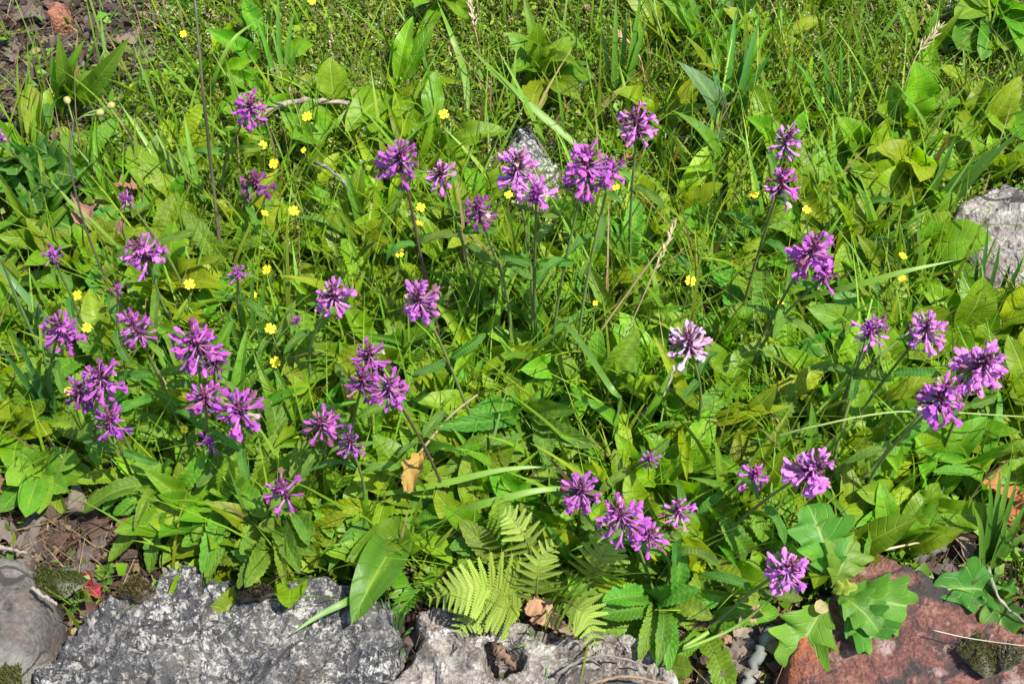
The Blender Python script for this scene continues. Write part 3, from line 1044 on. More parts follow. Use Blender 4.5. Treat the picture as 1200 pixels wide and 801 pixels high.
clump('leafy_plant', 'bluish green long leaf standing in grass near the top', 'plant', 'N', 838, 165, [(797, 72, 26, .10), (838, 88, 14, .08), (822, 188, 20, .04)], GL)
clump('leafy_plant', 'bluish leaf blade at the top edge in grass', 'plant', 'N', 862, 42, [(896, -8, 20, .09), (845, 2, 14, .05)], GL)
clump('dock_plant', 'rosette of rounded leaves at the upper right corner', 'plant', 'R', 1160, 26,
      [(1122, 58, 36, .02), (1118, 22, 26, .04), (1132, -4, 30, .05), (1186, -8, 30, .05), (1212, 14, 30, .05), (1202, 42, 28, .03), (1178, 60, 24, .02), (1150, 72, 24, .01), (1202, 66, 30, .02)], (0.09, 0.2, 0.012))
clump('leafy_plant', 'broad rounded leaves below the corner rosette', 'plant', 'B', 1140, 140,
      [(1108, 76, 36, .05), (1172, 102, 40, .04), (1090, 128, 24, .03), (1196, 128, 26, .03), (1180, 152, 34, .03), (1126, 170, 30, .02), (1205, 165, 26, .03)])
clump('leafy_plant', 'upright bright leaf between the corner rosette and the grass', 'plant', 'B', 1056, 168, [(1078, 76, 32, .10), (1030, 128, 28, .05), (1040, 100, 24, .06), (1086, 150, 24, .05), (1020, 180, 28, .04)], Yl)
clump('leafy_plant', 'yellow green plant with overlapping leaves above the pale rock', 'plant', 'B', 1066, 226,
      [(1030, 172, 32, .06), (1000, 200, 28, .05), (1090, 180, 28, .07), (1016, 232, 30, .04), (1130, 208, 30, .05), (1105, 235, 24, .04), (1050, 262, 26, .03), (1080, 205, 30, .08)], Yl)
clump('leafy_plant', 'bright leafy tuft left of the overlapping yellow green plant', 'plant', 'B', 1000, 195,
      [(985, 140, 26, .07), (962, 180, 30, .04), (1012, 150, 24, .06), (940, 215, 28, .03), (975, 235, 28, .03), (1030, 232, 24, .04)])
clump('leafy_plant', 'large pale leaf reaching over the pale rock at the right', 'plant', 'B', 1066, 302, [(1158, 278, 44, .05), (1096, 262, 30, .05), (1112, 250, 26, .05)])
clump('leafy_plant', 'dark glossy broad leaf beside the tall ragged betony', 'plant', 'B', 982, 326, [(1054, 288, 36, .04), (990, 355, 24, .02), (1030, 340, 22, .02)], (0.045, 0.14, 0.018))
clump('leafy_plant', 'bright pointed leaf above the round right betony', 'plant', 'B', 1106, 408, [(1156, 330, 38, .08), (1080, 362, 30, .05), (1066, 420, 30, .03), (1140, 415, 26, .03)])
clump('leafy_plant', 'leaf with insect holes right of the half withered betony', 'plant', 'B', 1012, 410, [(952, 362, 30, .06), (978, 340, 26, .05), (924, 440, 34, .03), (985, 430, 36, .02), (935, 405, 26, .04)], (0.075, 0.2, 0.018))
clump('leafy_plant', 'broad leaves lying at the lower right above the dead leaf heap', 'plant', 'B', 1040, 606,
      [(1168, 606, 32, .035), (1108, 628, 32, .02), (1118, 588, 26, .03), (985, 600, 26, .03), (1000, 630, 24, .02), (1010, 575, 28, .05)])
clump('leafy_plant', 'big spotted leaf hanging over the grey boulder edge', 'plant', 'B', 482, 632, [(414, 724, 42, .045), (412, 652, 34, .05), (520, 610, 24, .03), (384, 662, 28, .03), (545, 600, 24, .04)], (0.085, 0.21, 0.015))
clump('leafy_plant', 'cluster of rounded leaves at the left edge above the litter', 'plant', 'R', 55, 558,
      [(30, 606, 26, .03), (46, 602, 28, .02), (80, 575, 26, .02), (108, 560, 26, .02), (95, 540, 26, .03), (8, 568, 26, .03), (0, 600, 20, .01), (20, 530, 26, .03), (45, 530, 22, .03)], (0.10, 0.23, 0.015))
clump('leafy_plant', 'pointed yellow green leaves at the left edge beside dark blades', 'plant', 'B', 30, 520, [(8, 470, 26, .05), (40, 485, 26, .05), (-4, 520, 24, .03), (58, 505, 24, .04), (12, 548, 28, .02)], Yl)
clump('leafy_plant', 'long pale midribbed leaf lit under the star-like betony', 'plant', 'B', 196, 352, [(204, 262, 30, .09), (240, 385, 26, .03), (160, 330, 26, .05), (250, 330, 32, .06), (262, 300, 26, .07)], Yl)
clump('leafy_plant', 'broad leaf lying below the tiny betony', 'plant', 'B', 216, 265, [(158, 244, 26, .03), (210, 305, 24, .03), (178, 205, 22, .05), (150, 170, 36, .05), (165, 190, 30, .03)])
clump('betony_rosette', 'tongue-shaped toothed leaves at the lower left edge of the growth', 'plant', 'S', 205, 588,
      [(98, 592, 24, .03), (135, 600, 20, .02), (128, 656, 20, .01), (174, 662, 22, .01), (158, 612, 14, .05), (240, 530, 20, .07), (160, 545, 24, .05), (190, 540, 22, .06)])
clump('betony_rosette', 'toothed leaves spilling onto the top of the grey boulder', 'plant', 'S', 276, 596,
      [(238, 664, 24, .03), (242, 680, 16, .02), (214, 640, 20, .03), (230, 625, 26, .04), (262, 650, 26, .02), (300, 640, 24, .03), (308, 600, 26, .05), (264, 545, 24, .08)])
clump('betony_rosette', 'dark pointed and purple-tinged leaves at the foot of the lowest left betony', 'plant', 'S', 330, 640,
      [(280, 688, 24, .05), (296, 672, 26, .06), (352, 672, 24, .06), (334, 688, 16, .05), (372, 650, 28, .05), (310, 616, 26, .06), (362, 614, 28, .07), (286, 640, 26, .04)], (0.085, 0.17, 0.012))
clump('betony_rosette', 'short toothed leaves hanging between the tan boulder and oak seedling', 'plant', 'S', 770, 720,
      [(752, 764, 20, .03), (775, 768, 18, .04), (786, 776, 20, .03), (830, 720, 26, .05), (820, 690, 26, .06), (714, 700, 30, .05), (700, 720, 26, .03), (846, 700, 26, .04), (798, 650, 24, .08)], (0.09, 0.19, 0.012))
clump('betony_rosette', 'broad upright toothed leaf between the two upper fern fronds', 'plant', 'S', 576, 655, [(588, 582, 36, .07), (555, 620, 32, .04), (540, 660, 28, .02), (530, 640, 26, .03)], (0.10, 0.22, 0.015))
clump('leafy_plant', 'smooth pointed leaf beside the stem of the betony above the ferns', 'plant', 'B', 670, 668, [(706, 582, 26, .10), (628, 650, 28, .03), (712, 678, 26, .03), (640, 620, 26, .05), (680, 705, 30, .02)])
clump('betony_rosette', 'spreading toothed leaf below the half withered betony', 'plant', 'S', 700, 470, [(748, 385, 32, .09), (700, 395, 24, .08), (650, 420, 28, .05), (752, 440, 28, .06), (722, 440, 24, .07), (660, 475, 26, .03)])
clump('betony_rosette', 'long arching crinkled leaves near the middle of the bed', 'plant', 'S', 612, 500, [(530, 545, 24, .06), (660, 478, 22, .09), (690, 520, 26, .04), (560, 480, 28, .06), (570, 545, 34, .03), (640, 545, 28, .03), (520, 500, 20, .07)], (0.08, 0.185, 0.014))
clump('leafy_plant', 'wide smooth leaves below the crossing grass blade', 'plant', 'B', 560, 572, [(520, 615, 32, .03), (600, 520, 28, .06), (546, 525, 34, .06), (630, 600, 28, .03), (500, 560, 28, .05)])
clump('leafy_plant', 'yellow brown spotted dying leaf with fresh leaves near the crowded betonies', 'plant', 'B', 470, 590, [(440, 510, 32, .06), (420, 560, 30, .05), (440, 620, 26, .03), (505, 540, 28, .04)])

# the oak seedling and a smaller one
base = atv(974, 694)
oak = thing('oak_seedling', 'oak seedling with lobed leaves at the top of the red slab', 'seedling', base)
st = [Vector((0, 0, 0)), Vector((.002, 0, .03)), Vector((0, .003, .055))]
mb = MB()
mb.add(*tube_vf(smooth_path(st, 8), .0018))
obj('stem', mb.mesh('stem', M_STEM), oak, None, (.1, .09, .04))
OAKG = (0.085, 0.205, 0.018)
for tx, ty, w, th, bx, by, bh, kd in [(950, 592, 62, .09, 974, 682, .05, 'O'), (992, 628, 52, .075, 974, 688, .05, 'O'), (1076, 712, 56, .045, 978, 692, .05, 'O'), (1030, 738, 44, .055, 976, 694, .055, 'O'),
                                      (1040, 772, 52, .035, 978, 700, .045, 'O'), (924, 784, 66, .035, 972, 700, .05, 'O'), (934, 640, 40, .05, 968, 690, .04, 'O')]:
    place_leaf(oak, base, kd, atv(bx, by, bh), atv(tx, ty, th), w * mpp(tx, ty) * 1.0, OAKG, random.uniform(-.35, .35), (.15, -.35, 1))
place_leaf(oak, base, 'O', atv(974, 694, .06), atv(1003, 686, .075), 16 * mpp(1000, 690), (0.2, 0.28, 0.03), 0, (0, -.3, 1))
place_leaf(oak, base, 'R', atv(968, 706, .055), atv(956, 716, .065), 16 * mpp(960, 712), (0.32, 0.3, 0.14), 0, (0, -.3, 1))
clump('oak_seedling', 'small lobed seedling beside the right edge of the red slab', 'seedling', 'O', 1156, 704, [(1098, 690, 44, .04), (1172, 758, 40, .03), (1186, 690, 26, .04), (1130, 668, 30, .03)], (0.06, 0.17, 0.022))
clump('cranesbill', 'red leaved cranesbill sprig between the two left boulders', 'plant', 'G', 104, 690, [(90, 680, 24, .02), (108, 672, 18, .02), (92, 694, 18, .015), (116, 700, 16, .015)], (0.36, 0.045, 0.04))
clump('cranesbill', 'tiny green cranesbill sprig beside the red one', 'plant', 'G', 124, 676, [(120, 662, 16, .02), (136, 668, 16, .02), (118, 680, 14, .015), (132, 682, 14, .015)], (0.09, 0.19, 0.02))
clump('cranesbill', 'tiny green cranesbill sprig on the flank of the grey boulder', 'plant', 'G', 98, 712, [(94, 696, 18, .04), (108, 704, 14, .04), (90, 714, 14, .04)], (0.10, 0.2, 0.03))
clump('chickweed', 'low crinkled chickweed patch right of the oak seedling', 'plant', 'R', 1062, 640, [(1040, 630, 18, .02), (1060, 622, 18, .03), (1082, 630, 18, .03), (1092, 648, 18, .02), (1070, 655, 18, .02), (1044, 650, 18, .02), (1062, 668, 16, .01)], (0.06, 0.16, 0.02))
clump('seedling', 'bright green seedling at the foot of the tan boulder', 'seedling', 'R', 770, 782, [(742, 776, 22, .02), (752, 796, 24, .02), (812, 784, 24, .03), (745, 805, 16, .01)], (0.13, 0.26, 0.02))

# ------------------------------------------------------------------ bracken fronds
def pinna_mesh(seed):
    r = random.Random(seed)
    mb = MB()
    K = 12
    mb.add(*tube_vf([(0, 0, 0), (0, .5, .02), (0, 1, -.02)], [.012, .010, .004], 4))
    for i in range(K):
        t = .04 + .9 * i / K
        ln = (.17 * (1 - t) + .045) * r.uniform(.9, 1.1)
        for s in (-1, 1):
            w = .088
            mb.add([(0, t - w * .5, .0), (s * ln * .55, t - w * .42 + .02, .02), (s * ln, t + .045, .005), (s * ln * .55, t + w * .45 + .02, .02), (0, t + w * .5, 0)], [(0, 1, 2, 3, 4)] if s > 0 else [(4, 3, 2, 1, 0)])
    return mb.mesh('pinna', M_FERN, False)


PINNAE = [pinna_mesh(i) for i in range(4)]


def frond(label, pts, heights, plen, n=11, color=(0.20, 0.285, 0.035), cut=(1, 1), face=(0, -.45, 1)):
    P = [atv(x, y, h) for (x, y), h in zip(pts, heights)]
    base = P[0]
    p = thing('fern_frond', label, 'fern', base, 'young bracken fronds over the tan boulder')
    path = smooth_path([q - base for q in P], 30)
    mb = MB()
    mb.add(*tube_vf(path, [.0014 - .001 * i / 29 for i in range(30)], 5))
    obj('rachis', mb.mesh('rachis', M_FERN), p, None, (0.2, 0.24, 0.04))
    up = Vector(face)
    m_ = mpp(*pts[0])
    for i in range(n):
        s = .10 + .86 * i / (n - 1)
        k = min(int(s * 29), 28)
        q = path[k].lerp(path[k + 1], s * 29 - k)
        t = (path[k + 1] - path[k]).normalized()
        sd_ = t.cross(up).normalized()
        nr = sd_.cross(t)
        ln = plen * m_ * (1 - s) ** .75 * min(1, .7 + s * 2) + .004
        for sgn, cc in ((-1, cut[0]), (1, cut[1])):
            if not cc:
                continue
            y = (sd_ * sgn * .92 + t * .5 + nr * random.uniform(-.05, .2)).normalized()
            x = y.cross(nr).normalized()
            z = x.cross(y)
            l_ = ln * cc * random.uniform(.92, 1.08)
            m = Matrix(((x.x * l_, y.x * l_, z.x * l_, q.x), (x.y * l_, y.y * l_, z.y * l_, q.y), (x.z * l_, y.z * l_, z.z * l_, q.z), (0, 0, 0, 1)))
            obj('pinna', random.choice(PINNAE), p, m, jit(color, .12))
    return p


frond('largest yellow green fern frond, arching left over the tan boulder', [(612, 712), (580, 690), (545, 690), (500, 702)], [.03, .075, .085, .065], 54, 14)
frond('fern frond hanging below the largest one with comb-like lower edge', [(616, 716), (585, 708), (555, 715), (536, 742)], [.03, .06, .06, .05], 46, 13, (0.19, 0.27, 0.035))
frond('small fern frond at the right end of the tan boulder, tip pointing down', [(640, 700), (668, 706), (688, 722), (698, 756)], [.02, .08, .085, .065], 44, 12)
frond('half hidden fern frond behind the largest, standing upright', [(628, 712), (630, 680), (634, 655), (650, 636)], [.03, .08, .10, .11], 36, 10, (0.22, 0.3, 0.04))
frond('pale fern frond under the fern-side betonies', [(690, 690), (700, 665), (712, 640), (722, 612)], [.03, .08, .10, .12], 44, 11)
frond('small pale fern frond above the toothed upright leaf', [(624, 660), (618, 635), (605, 612), (590, 600)], [.03, .08, .10, .11], 36, 9, (0.22, 0.31, 0.05))

# ------------------------------------------------------------------ yellow four-petalled flowers
def petal_mesh():
    v = [(0, 0, 0), (-.28, .3, .05), (.28, .3, .05), (-.5, .75, .12), (0, .7, .06), (.5, .75, .12), (-.3, 1.0, .16), (0, .9, .1), (.3, 1.0, .16)]
    f = [(0, 2, 4, 1), (1, 4, 3), (2, 5, 4), (3, 4, 7, 6), (4, 5, 8, 7)]
    return mesh_np('petal', np.array(v), f, M_PETAL)


PETAL = petal_mesh()
mb = MB()
mb.add(*tube_vf([(0, 0, -.12), (0, 0, .12), (0, 0, .2)], [.2, .24, .1], 7))
CENTRE = mb.mesh('flower_centre', M_PETAL)
for x, y, s in [(520, 134, 7), (321, 192, 7.5), (344, 247, 7), (360, 137, 6.5), (468, 296, 7), (492, 262, 6), (91, 346, 7), (130, 364, 7), (102, 384, 6), (222, 333, 7), (313, 316, 7), (296, 346, 6.5), (317, 385, 6.5),
                (323, 424, 7), (215, 40, 5), (687, 309, 6), (722, 220, 5.5), (809, 329, 7.5), (883, 228, 7), (945, 246, 6), (1058, 300, 5), (1058, 327, 6), (216, 503, 5.5), (308, 170, 5), (596, 228, 5), (915, 355, 4.5),
                (698, 355, 4), (493, 243, 5.5), (310, 250, 5), (356, 176, 4), (80, 458, 5), (365, 2, 5)]:
    top = atv(x, y, random.uniform(.085, .11))
    base = Vector((top.x + random.uniform(-.02, .02), top.y + random.uniform(-.01, .03), 0))
    base.z = float(gz(base.x, base.y))
    p = thing('yellow_flower', where('yellow four-petalled flower', x, y), 'flower', base, 'small yellow flowers scattered through the bed')
    mb = MB()
    mb.add(*tube_vf([q - base for q in bez(base, base + Vector((0, 0, .02)), top - Vector((0, 0, .02)), top, 7)], .0007, 5))
    obj('stalk', mb.mesh('stalk', M_STEM), p, None, STEM_G)
    r = s * mpp(x, y) * random.uniform(.74, .94)
    ax = Vector((random.uniform(-.6, .6), random.uniform(-.8, .2), 1))
    R3 = head_frame(ax).to_4x4()
    a0 = random.uniform(0, 1.5)
    for k in range(4):
        obj('petal', PETAL, p, Matrix.Translation(top - base) @ R3 @ Matrix.Rotation(a0 + k * math.pi / 2, 4, 'Z') @ Matrix.Scale(r, 4), jit((0.72, 0.56, 0.015), .08))
    obj('flower_centre', CENTRE, p, Matrix.Translation(top - base) @ R3 @ Matrix.Scale(r, 4), (0.6, 0.38, 0.01))

# ------------------------------------------------------------------ single blades, stalks, twigs
def blade(label, pts, w, color, cat='grass blade', name='long_grass', kind='blade', group=None):
    """pts: (px, py, height)"""
    P = [atv(x, y, h) for x, y, h in pts]
    base = P[0].copy()
    path = smooth_path([q - base for q in P], 18)
    W = w * mpp(pts[0][0], pts[0][1])
    mb = MB()
    if kind == 'blade':
        mb.add(*ribbon_vf(path, [W * (0.55 + .45 * min(1, i / 5)) * (1 - (i / 17) ** 3) + .0002 for i in range(18)]))
        m = M_BLADE
    else:
        wob = .28 if kind == 'wood' else .06
        path = [q + Vector((random.uniform(-1, 1), random.uniform(-1, 1), random.uniform(-1, 1))) * W * (.22 if kind == 'wood' else .05) for q in path]
        mb.add(*tube_vf(path, [W * .5 * (1 - .45 * i / 17) * random.uniform(1 - wob, 1 + wob) for i in range(18)], 9))
        m = M_WOOD if kind == 'wood' else M_STEM
    o = obj(name, mb.mesh(name, m), None, None, color)
    o.location = base
    return tag(o, label, cat, group, 'thing')


G1, G2, G3 = (0.11, 0.21, 0.018), (0.08, 0.17, 0.02), (0.07, 0.16, 0.045)
DRYC = (0.17, 0.125, 0.06)
blade('pale grass blade lying level across the middle leaves', [(440, 580, .05), (520, 566, .08), (590, 550, .09), (660, 545, .08)], 7.5, G1)
blade('broad grass blade arching level above the fern fronds', [(500, 610, .03), (560, 592, .08), (640, 573, .09), (705, 576, .06)], 8.5, G1)
blade('bent blue green blade hanging over in the middle', [(640, 360, .03), (672, 390, .10), (716, 455, .12), (727, 470, .08), (716, 520, .04)], 7, G2)
blade('wide blade slanting down towards the large tall betony', [(695, 186, .02), (640, 140, .06), (590, 95, .08), (545, 50, .09)], 9, G1)
blade('long straight blade at the top beside the leafy shoot', [(548, 140, .01), (545, 90, .05), (530, 45, .09), (512, 0, .10)], 8, G1)
blade('thin blade curving to the left near the topmost left betony', [(248, 120, .01), (252, 90, .06), (275, 45, .10), (312, 18, .09)], 5, G1)
blade('narrow blade lying on top of the grey boulder', [(432, 690, .05), (405, 705, .062), (375, 720, .064), (342, 742, .066)], 8, G2)
blade('blue green blade at the left edge sloping to the right', [(70, 400, .01), (45, 365, .05), (15, 330, .08), (-10, 305, .09)], 9, G3)
blade('long thin pale stalk crossing below the split betony', [(880, 520, .06), (960, 498, .10), (1060, 482, .12), (1200, 488, .10)], 3, (0.14, 0.19, 0.05), kind='stalk', name='grass_stalk', cat='grass stalk')
blade('long green grass stalk slanting up beside the sparse right betony', [(905, 535, .01), (960, 480, .07), (1000, 430, .12), (1022, 350, .16)], 4, G1, kind='stalk', name='grass_stalk', cat='grass stalk')
blade('tall dark grass stalk rising from the slim betony to the top edge', [(262, 330, .0), (248, 200, .12), (238, 110, .22), (228, -5, .30)], 4.5, (0.05, 0.045, 0.025), kind='stalk', name='grass_stalk', cat='grass stalk')
blade('light blade running from the tall ragged betony to the pale rock', [(930, 352, .04), (1000, 335, .10), (1060, 318, .12), (1120, 305, .12)], 7, G1)
blade('dry bent brown stalk rising left of the half withered betony', [(650, 490, .01), (690, 410, .07), (745, 330, .13), (775, 290, .16)], 3, DRYC, kind='stalk', name='dry_stalk', cat='dry stalk')
blade('thick grey dead stalk slanting below the half withered betony', [(738, 500, .03), (760, 478, .05), (782, 455, .07), (790, 428, .09)], 6, (0.2, 0.17, 0.12), kind='wood', name='dead_stalk', cat='dead stalk')
blade('pale dry stalk bent sideways in the middle leaves', [(440, 600, .03), (500, 520, .07), (530, 485, .09), (560, 462, .10)], 4, (0.17, 0.13, 0.07), kind='stalk', name='dry_stalk', cat='dry stalk')
blade('straw coloured stalk lying right of the oak seedling', [(996, 656, .035), (1030, 645, .04), (1078, 635, .045)], 4, (0.27, 0.22, 0.12), kind='stalk', name='dry_stalk', cat='dry stalk')
blade('white thread-like stalk lying across the red slab', [(1094, 738, .062), (1140, 748, .064), (1215, 758, .066)], 1.3, (0.28, 0.25, 0.2), kind='stalk', name='dry_stalk', cat='dry stalk')
blade('bleached forked twig right of the red slab', [(1158, 666, .04), (1168, 696, .045), (1185, 716, .045), (1215, 738, .05)], 4.5, (0.15, 0.13, 0.105), kind='wood', name='twig', cat='twig')
blade('bleached bent twig above the lone round betony', [(370, 190, .06), (398, 208, .07), (412, 228, .07), (416, 248, .06)], 4, (0.15, 0.13, 0.105), kind='wood', name='twig', cat='twig')
blade('grey lichened twig lying right of the topmost left betony', [(300, 138, .04), (335, 122, .045), (375, 118, .045), (410, 122, .04)], 9, (0.18, 0.145, 0.115), kind='wood', name='twig', cat='twig')
blade('white bleached twig at the edge of the brown boulder', [(-10, 639, .03), (12, 643, .03), (30, 648, .03)], 5, (0.15, 0.13, 0.105), kind='wood', name='twig', cat='twig')
blade('short grey twig between the two left boulders', [(38, 688, .06), (55, 700, .055), (68, 708, .05)], 5, (0.15, 0.13, 0.105), kind='wood', name='twig', cat='twig')
blade('lichened grey branch piece left of the oak seedling', [(905, 738, .03), (890, 762, .03), (876, 800, .03), (866, 830, .03)], 15, (0.10, 0.105, 0.09), kind='wood', name='dead_branch', cat='dead branch')
blade('split brown wood stub lying in the hollow of the tan boulder', [(578, 758, .04), (590, 768, .04), (602, 780, .035)], 14, (0.09, 0.055, 0.035), kind='wood', name='wood_stub', cat='wood')
blade('grey split stick on the tan boulder right of the hollow', [(652, 790, .06), (680, 774, .06), (715, 768, .06), (760, 780, .05)], 3.5, (0.11, 0.095, 0.08), kind='wood', name='twig', cat='twig')
blade('pale root-like stick below the tan boulder edge', [(690, 800, .05), (740, 792, .05), (800, 806, .045)], 4, (0.13, 0.09, 0.06), kind='wood', name='twig', cat='twig')
blade('green stem crossing in front of the split betony', [(985, 590, .02), (1030, 540, .08), (1075, 490, .15), (1108, 455, .18)], 5, STEM_G, kind='stalk', name='green_stem', cat='stem')
blade('leaning green stem beside the round right betony', [(972, 580, .0), (982, 520, .06), (1010, 440, .13), (1072, 383, .18)], 4.5, STEM_G, kind='stalk', name='green_stem', cat='stem')
blade('curved green stalk arching under the split betony', [(830, 740, .04), (800, 760, .04), (860, 735, .06), (905, 700, .1)], 5, (.12, .2, .03), kind='stalk', name='green_stem', cat='stem')
blade('dark leaning stem at the left passing under the leftmost large betony', [(60, 440, .02), (20, 350, .12), (0, 300, .18)], 4, (0.05, 0.09, 0.03), kind='stalk', name='green_stem', cat='stem')

# the budded stalk near the star-like betony
base = atv(178, 420)
p = thing('budded_stalk', 'tall dark stalk topped with three small buds, left of the star-like betony', 'plant', base)
pts = [atv(178, 420, 0), atv(130, 340, .08), atv(98, 260, .15), atv(82, 190, .2), atv(86, 143, .22)]
mb = MB()
mb.add(*tube_vf(smooth_path([q - base for q in pts], 16), .0011, 6))
obj('stem', mb.mesh('stem', M_STEM), p, None, (0.035, 0.03, 0.02))
for i, (bx, by) in enumerate([(80, 122), (112, 134), (125, 126)]):
    q0, q1 = pts[-1], atv(bx, by, .225)
    mb = MB()
    mb.add(*tube_vf([q0 - base, q0.lerp(q1, .5) - base + Vector((0, 0, .003)), q1 - base], .0009, 5))
    st_ = obj('bud_stalk', mb.mesh('bud_stalk', M_STEM), p, None, STEM_G)
    mb = MB()
    d = (q1 - q0).normalized()
    mb.add(*tube_vf([q1 - base, q1 - base + d * .003, q1 - base + d * .007, q1 - base + d * .009], [.001, .0036, .0038, .0012], 8))
    obj('bud', mb.mesh('bud', M_CALYX), st_, None, (0.22, 0.2, 0.06))


def seed_spike(label, pts, w, n, color):
    P = [atv(x, y, h) for x, y, h in pts]
    base = P[0]
    path = smooth_path([q - base for q in P], 30)
    mb = MB()
    mb.add(*tube_vf(path, .0007, 5))
    for i in range(n):
        k = 30 - 1 - int(i / n * 11)
        q = path[max(k, 1)]
        t = (path[max(k, 1)] - path[max(k, 1) - 1]).normalized()
        d = (t + Vector((random.uniform(-1, 1), random.uniform(-1, 1), random.uniform(-.6, .6))) * .55).normalized()
        l_ = w * mpp(pts[0][0], pts[0][1])
        mb.add(*tube_vf([q, q + d * l_ * .5, q + d * l_], [.0004, .0010, .0002], 5))
    o = obj('grass_seed_head', mb.mesh('grass_seed_head', M_DRY), None, None, color)
    o.location = base
    tag(o, label, 'grass seed head')


seed_spike('straw grass seed head near the upper right corner rosette', [(1046, 150, .0), (1060, 100, .08), (1076, 62, .12), (1098, 36, .14)], 12, 26, (0.30, 0.25, 0.14))
seed_spike('straw seed head right of the bent brown stalk', [(700, 470, .0), (735, 390, .08), (768, 315, .14), (790, 266, .17)], 10, 24, (0.26, 0.21, 0.12))
seed_spike('pinkish brown grass spikelet near the top above middle', [(760, 120, .0), (755, 90, .04), (748, 64, .07), (726, 40, .08)], 12, 18, (0.45, 0.27, 0.18))
seed_spike('dry brown seed head at the very top beside the leafy shoot', [(565, 80, .0), (560, 50, .04), (556, 32, .06), (551, 6, .07)], 9, 18, (0.42, 0.3, 0.2))


def tuft(label, spec, color, w, name='rush_tuft', cat='rushes'):
    base = atv(*spec[0][:2])
    p = thing(name, label, cat, base)
    for bx, by, tx, ty, h in spec:
        B, T = atv(bx, by, 0), atv(tx, ty, h)
        mid = B.lerp(T, .55) + Vector((0, 0, .012))
        path = smooth_path([B - base, mid - base, T - base], 12)
        mb = MB()
        W = w * mpp(bx, by)
        mb.add(*ribbon_vf(path, [W * (1 - (i / 11) ** 2.5) + .0002 for i in range(12)], None, .5))
        obj('blade', mb.mesh('blade', M_BLADE), p, None, jit(color, .25))
    return p


tuft('tuft of thick green rush blades right of the red slab', [(1152, 672, 1172, 545, .12), (1155, 672, 1192, 560, .12), (1150, 670, 1160, 560, .12), (1156, 675, 1205, 585, .10), (1148, 668, 1150, 575, .1), (1158, 676, 1180, 600, .08),
      (1150, 674, 1140, 590, .09), (1154, 670, 1186, 530, .13), (1154, 672, 1210, 620, .07)], (0.075, 0.17, 0.018), 8)
tuft('dark green rush blades standing before the pale rock', [(1140, 372, 1158, 260, .12), (1150, 370, 1172, 285, .10), (1138, 365, 1142, 290, .09), (1160, 372, 1184, 310, .07), (1165, 375, 1200, 300, .09), (1132, 372, 1128, 310, .08),
      (1170, 372, 1190, 330, .06)], (0.03, 0.10, 0.02), 6)
tuft('long arching blades at the right edge above the pale rock', [(1080, 262, 1140, 190, .10), (1085, 265, 1175, 165, .13), (1078, 260, 1120, 160, .13), (1090, 268, 1198, 150, .14), (1082, 262, 1100, 190, .09)], (0.065, 0.17, 0.018), 9, 'grass_tuft', 'grass')
tuft('dark blades beside the leftmost large betony', [(72, 500, 10, 380, .16), (70, 505, 30, 430, .10), (66, 500, -6, 400, .14), (75, 510, 58, 440, .09)], (0.035, 0.11, 0.025), 6, 'grass_tuft', 'grass')
tuft('tuft of upright grass blades beside the slim betony', [(300, 440, 296, 300, .16), (296, 440, 280, 330, .13), (304, 442, 312, 320, .14), (306, 440, 330, 350, .12), (292, 440, 262, 360, .1), (310, 445, 318, 380, .08)], (0.055, 0.15, 0.018), 6, 'grass_tuft', 'grass')
tuft('spray of long pale blades below the topmost left betony', [(236, 270, 180, 150, .10), (240, 270, 205, 165, .10), (232, 272, 140, 120, .10), (238, 274, 196, 190, .07), (242, 270, 215, 130, .12)], (0.12, 0.23, 0.03), 7, 'grass_tuft', 'grass')
tuft('upright blades at the top edge left of the long straight blade', [(330, 110, 326, -10, .12), (334, 110, 345, 10, .11), (338, 112, 318, 30, .08), (328, 112, 300, 20, .1), (336, 114, 352, 50, .07)], (0.09, 0.21, 0.02), 6, 'grass_tuft', 'grass')
tuft('strong upright grass tuft right of the uppermost leafy plant', [(718, 125, 722, -5, .14), (724, 125, 735, 10, .12), (728, 128, 760, 20, .12), (714, 126, 705, 30, .09), (730, 126, 752, -8, .15), (722, 130, 748, 60, .07)], (0.085, 0.2, 0.02), 7, 'grass_tuft', 'grass')
tuft('mixed tall blades below the bluish long leaf', [(846, 150, 862, 10, .14), (852, 150, 880, 40, .11), (842, 152, 834, 60, .09), (856, 152, 905, 60, .12), (850, 154, 870, 80, .07), (858, 150, 890, 20, .14)], (0.07, 0.185, 0.03), 9, 'grass_tuft', 'grass')
tuft('wiry blades left of the broad leaves near the upper right', [(975, 150, 958, 40, .12), (980, 150, 985, 50, .11), (970, 150, 930, 70, .1), (985, 154, 1010, 80, .1), (978, 152, 968, 90, .06)], (0.06, 0.17, 0.02), 6, 'grass_tuft', 'grass')
tuft('fine dark grass tuft in the gap between the grey and tan boulders', [(460, 752, 440, 715, .03), (462, 750, 455, 700, .04), (466, 752, 480, 712, .03), (460, 755, 432, 738, .03), (464, 752, 470, 700, .04), (468, 756, 492, 735, .02),
      (458, 756, 450, 770, .02), (466, 758, 475, 776, .02), (462, 752, 446, 700, .04), (463, 753, 462, 722, .05)], (0.03, 0.09, 0.02), 3, 'grass_tuft', 'grass')
tuft('little green grass tuft growing in a crack of the tan boulder', [(628, 765, 616, 735, .06), (632, 768, 628, 745, .065), (634, 770, 642, 795, .05), (630, 768, 606, 758, .055), (634, 772, 648, 808, .045)], (0.09, 0.2, 0.04), 3.5, 'grass_tuft', 'grass')

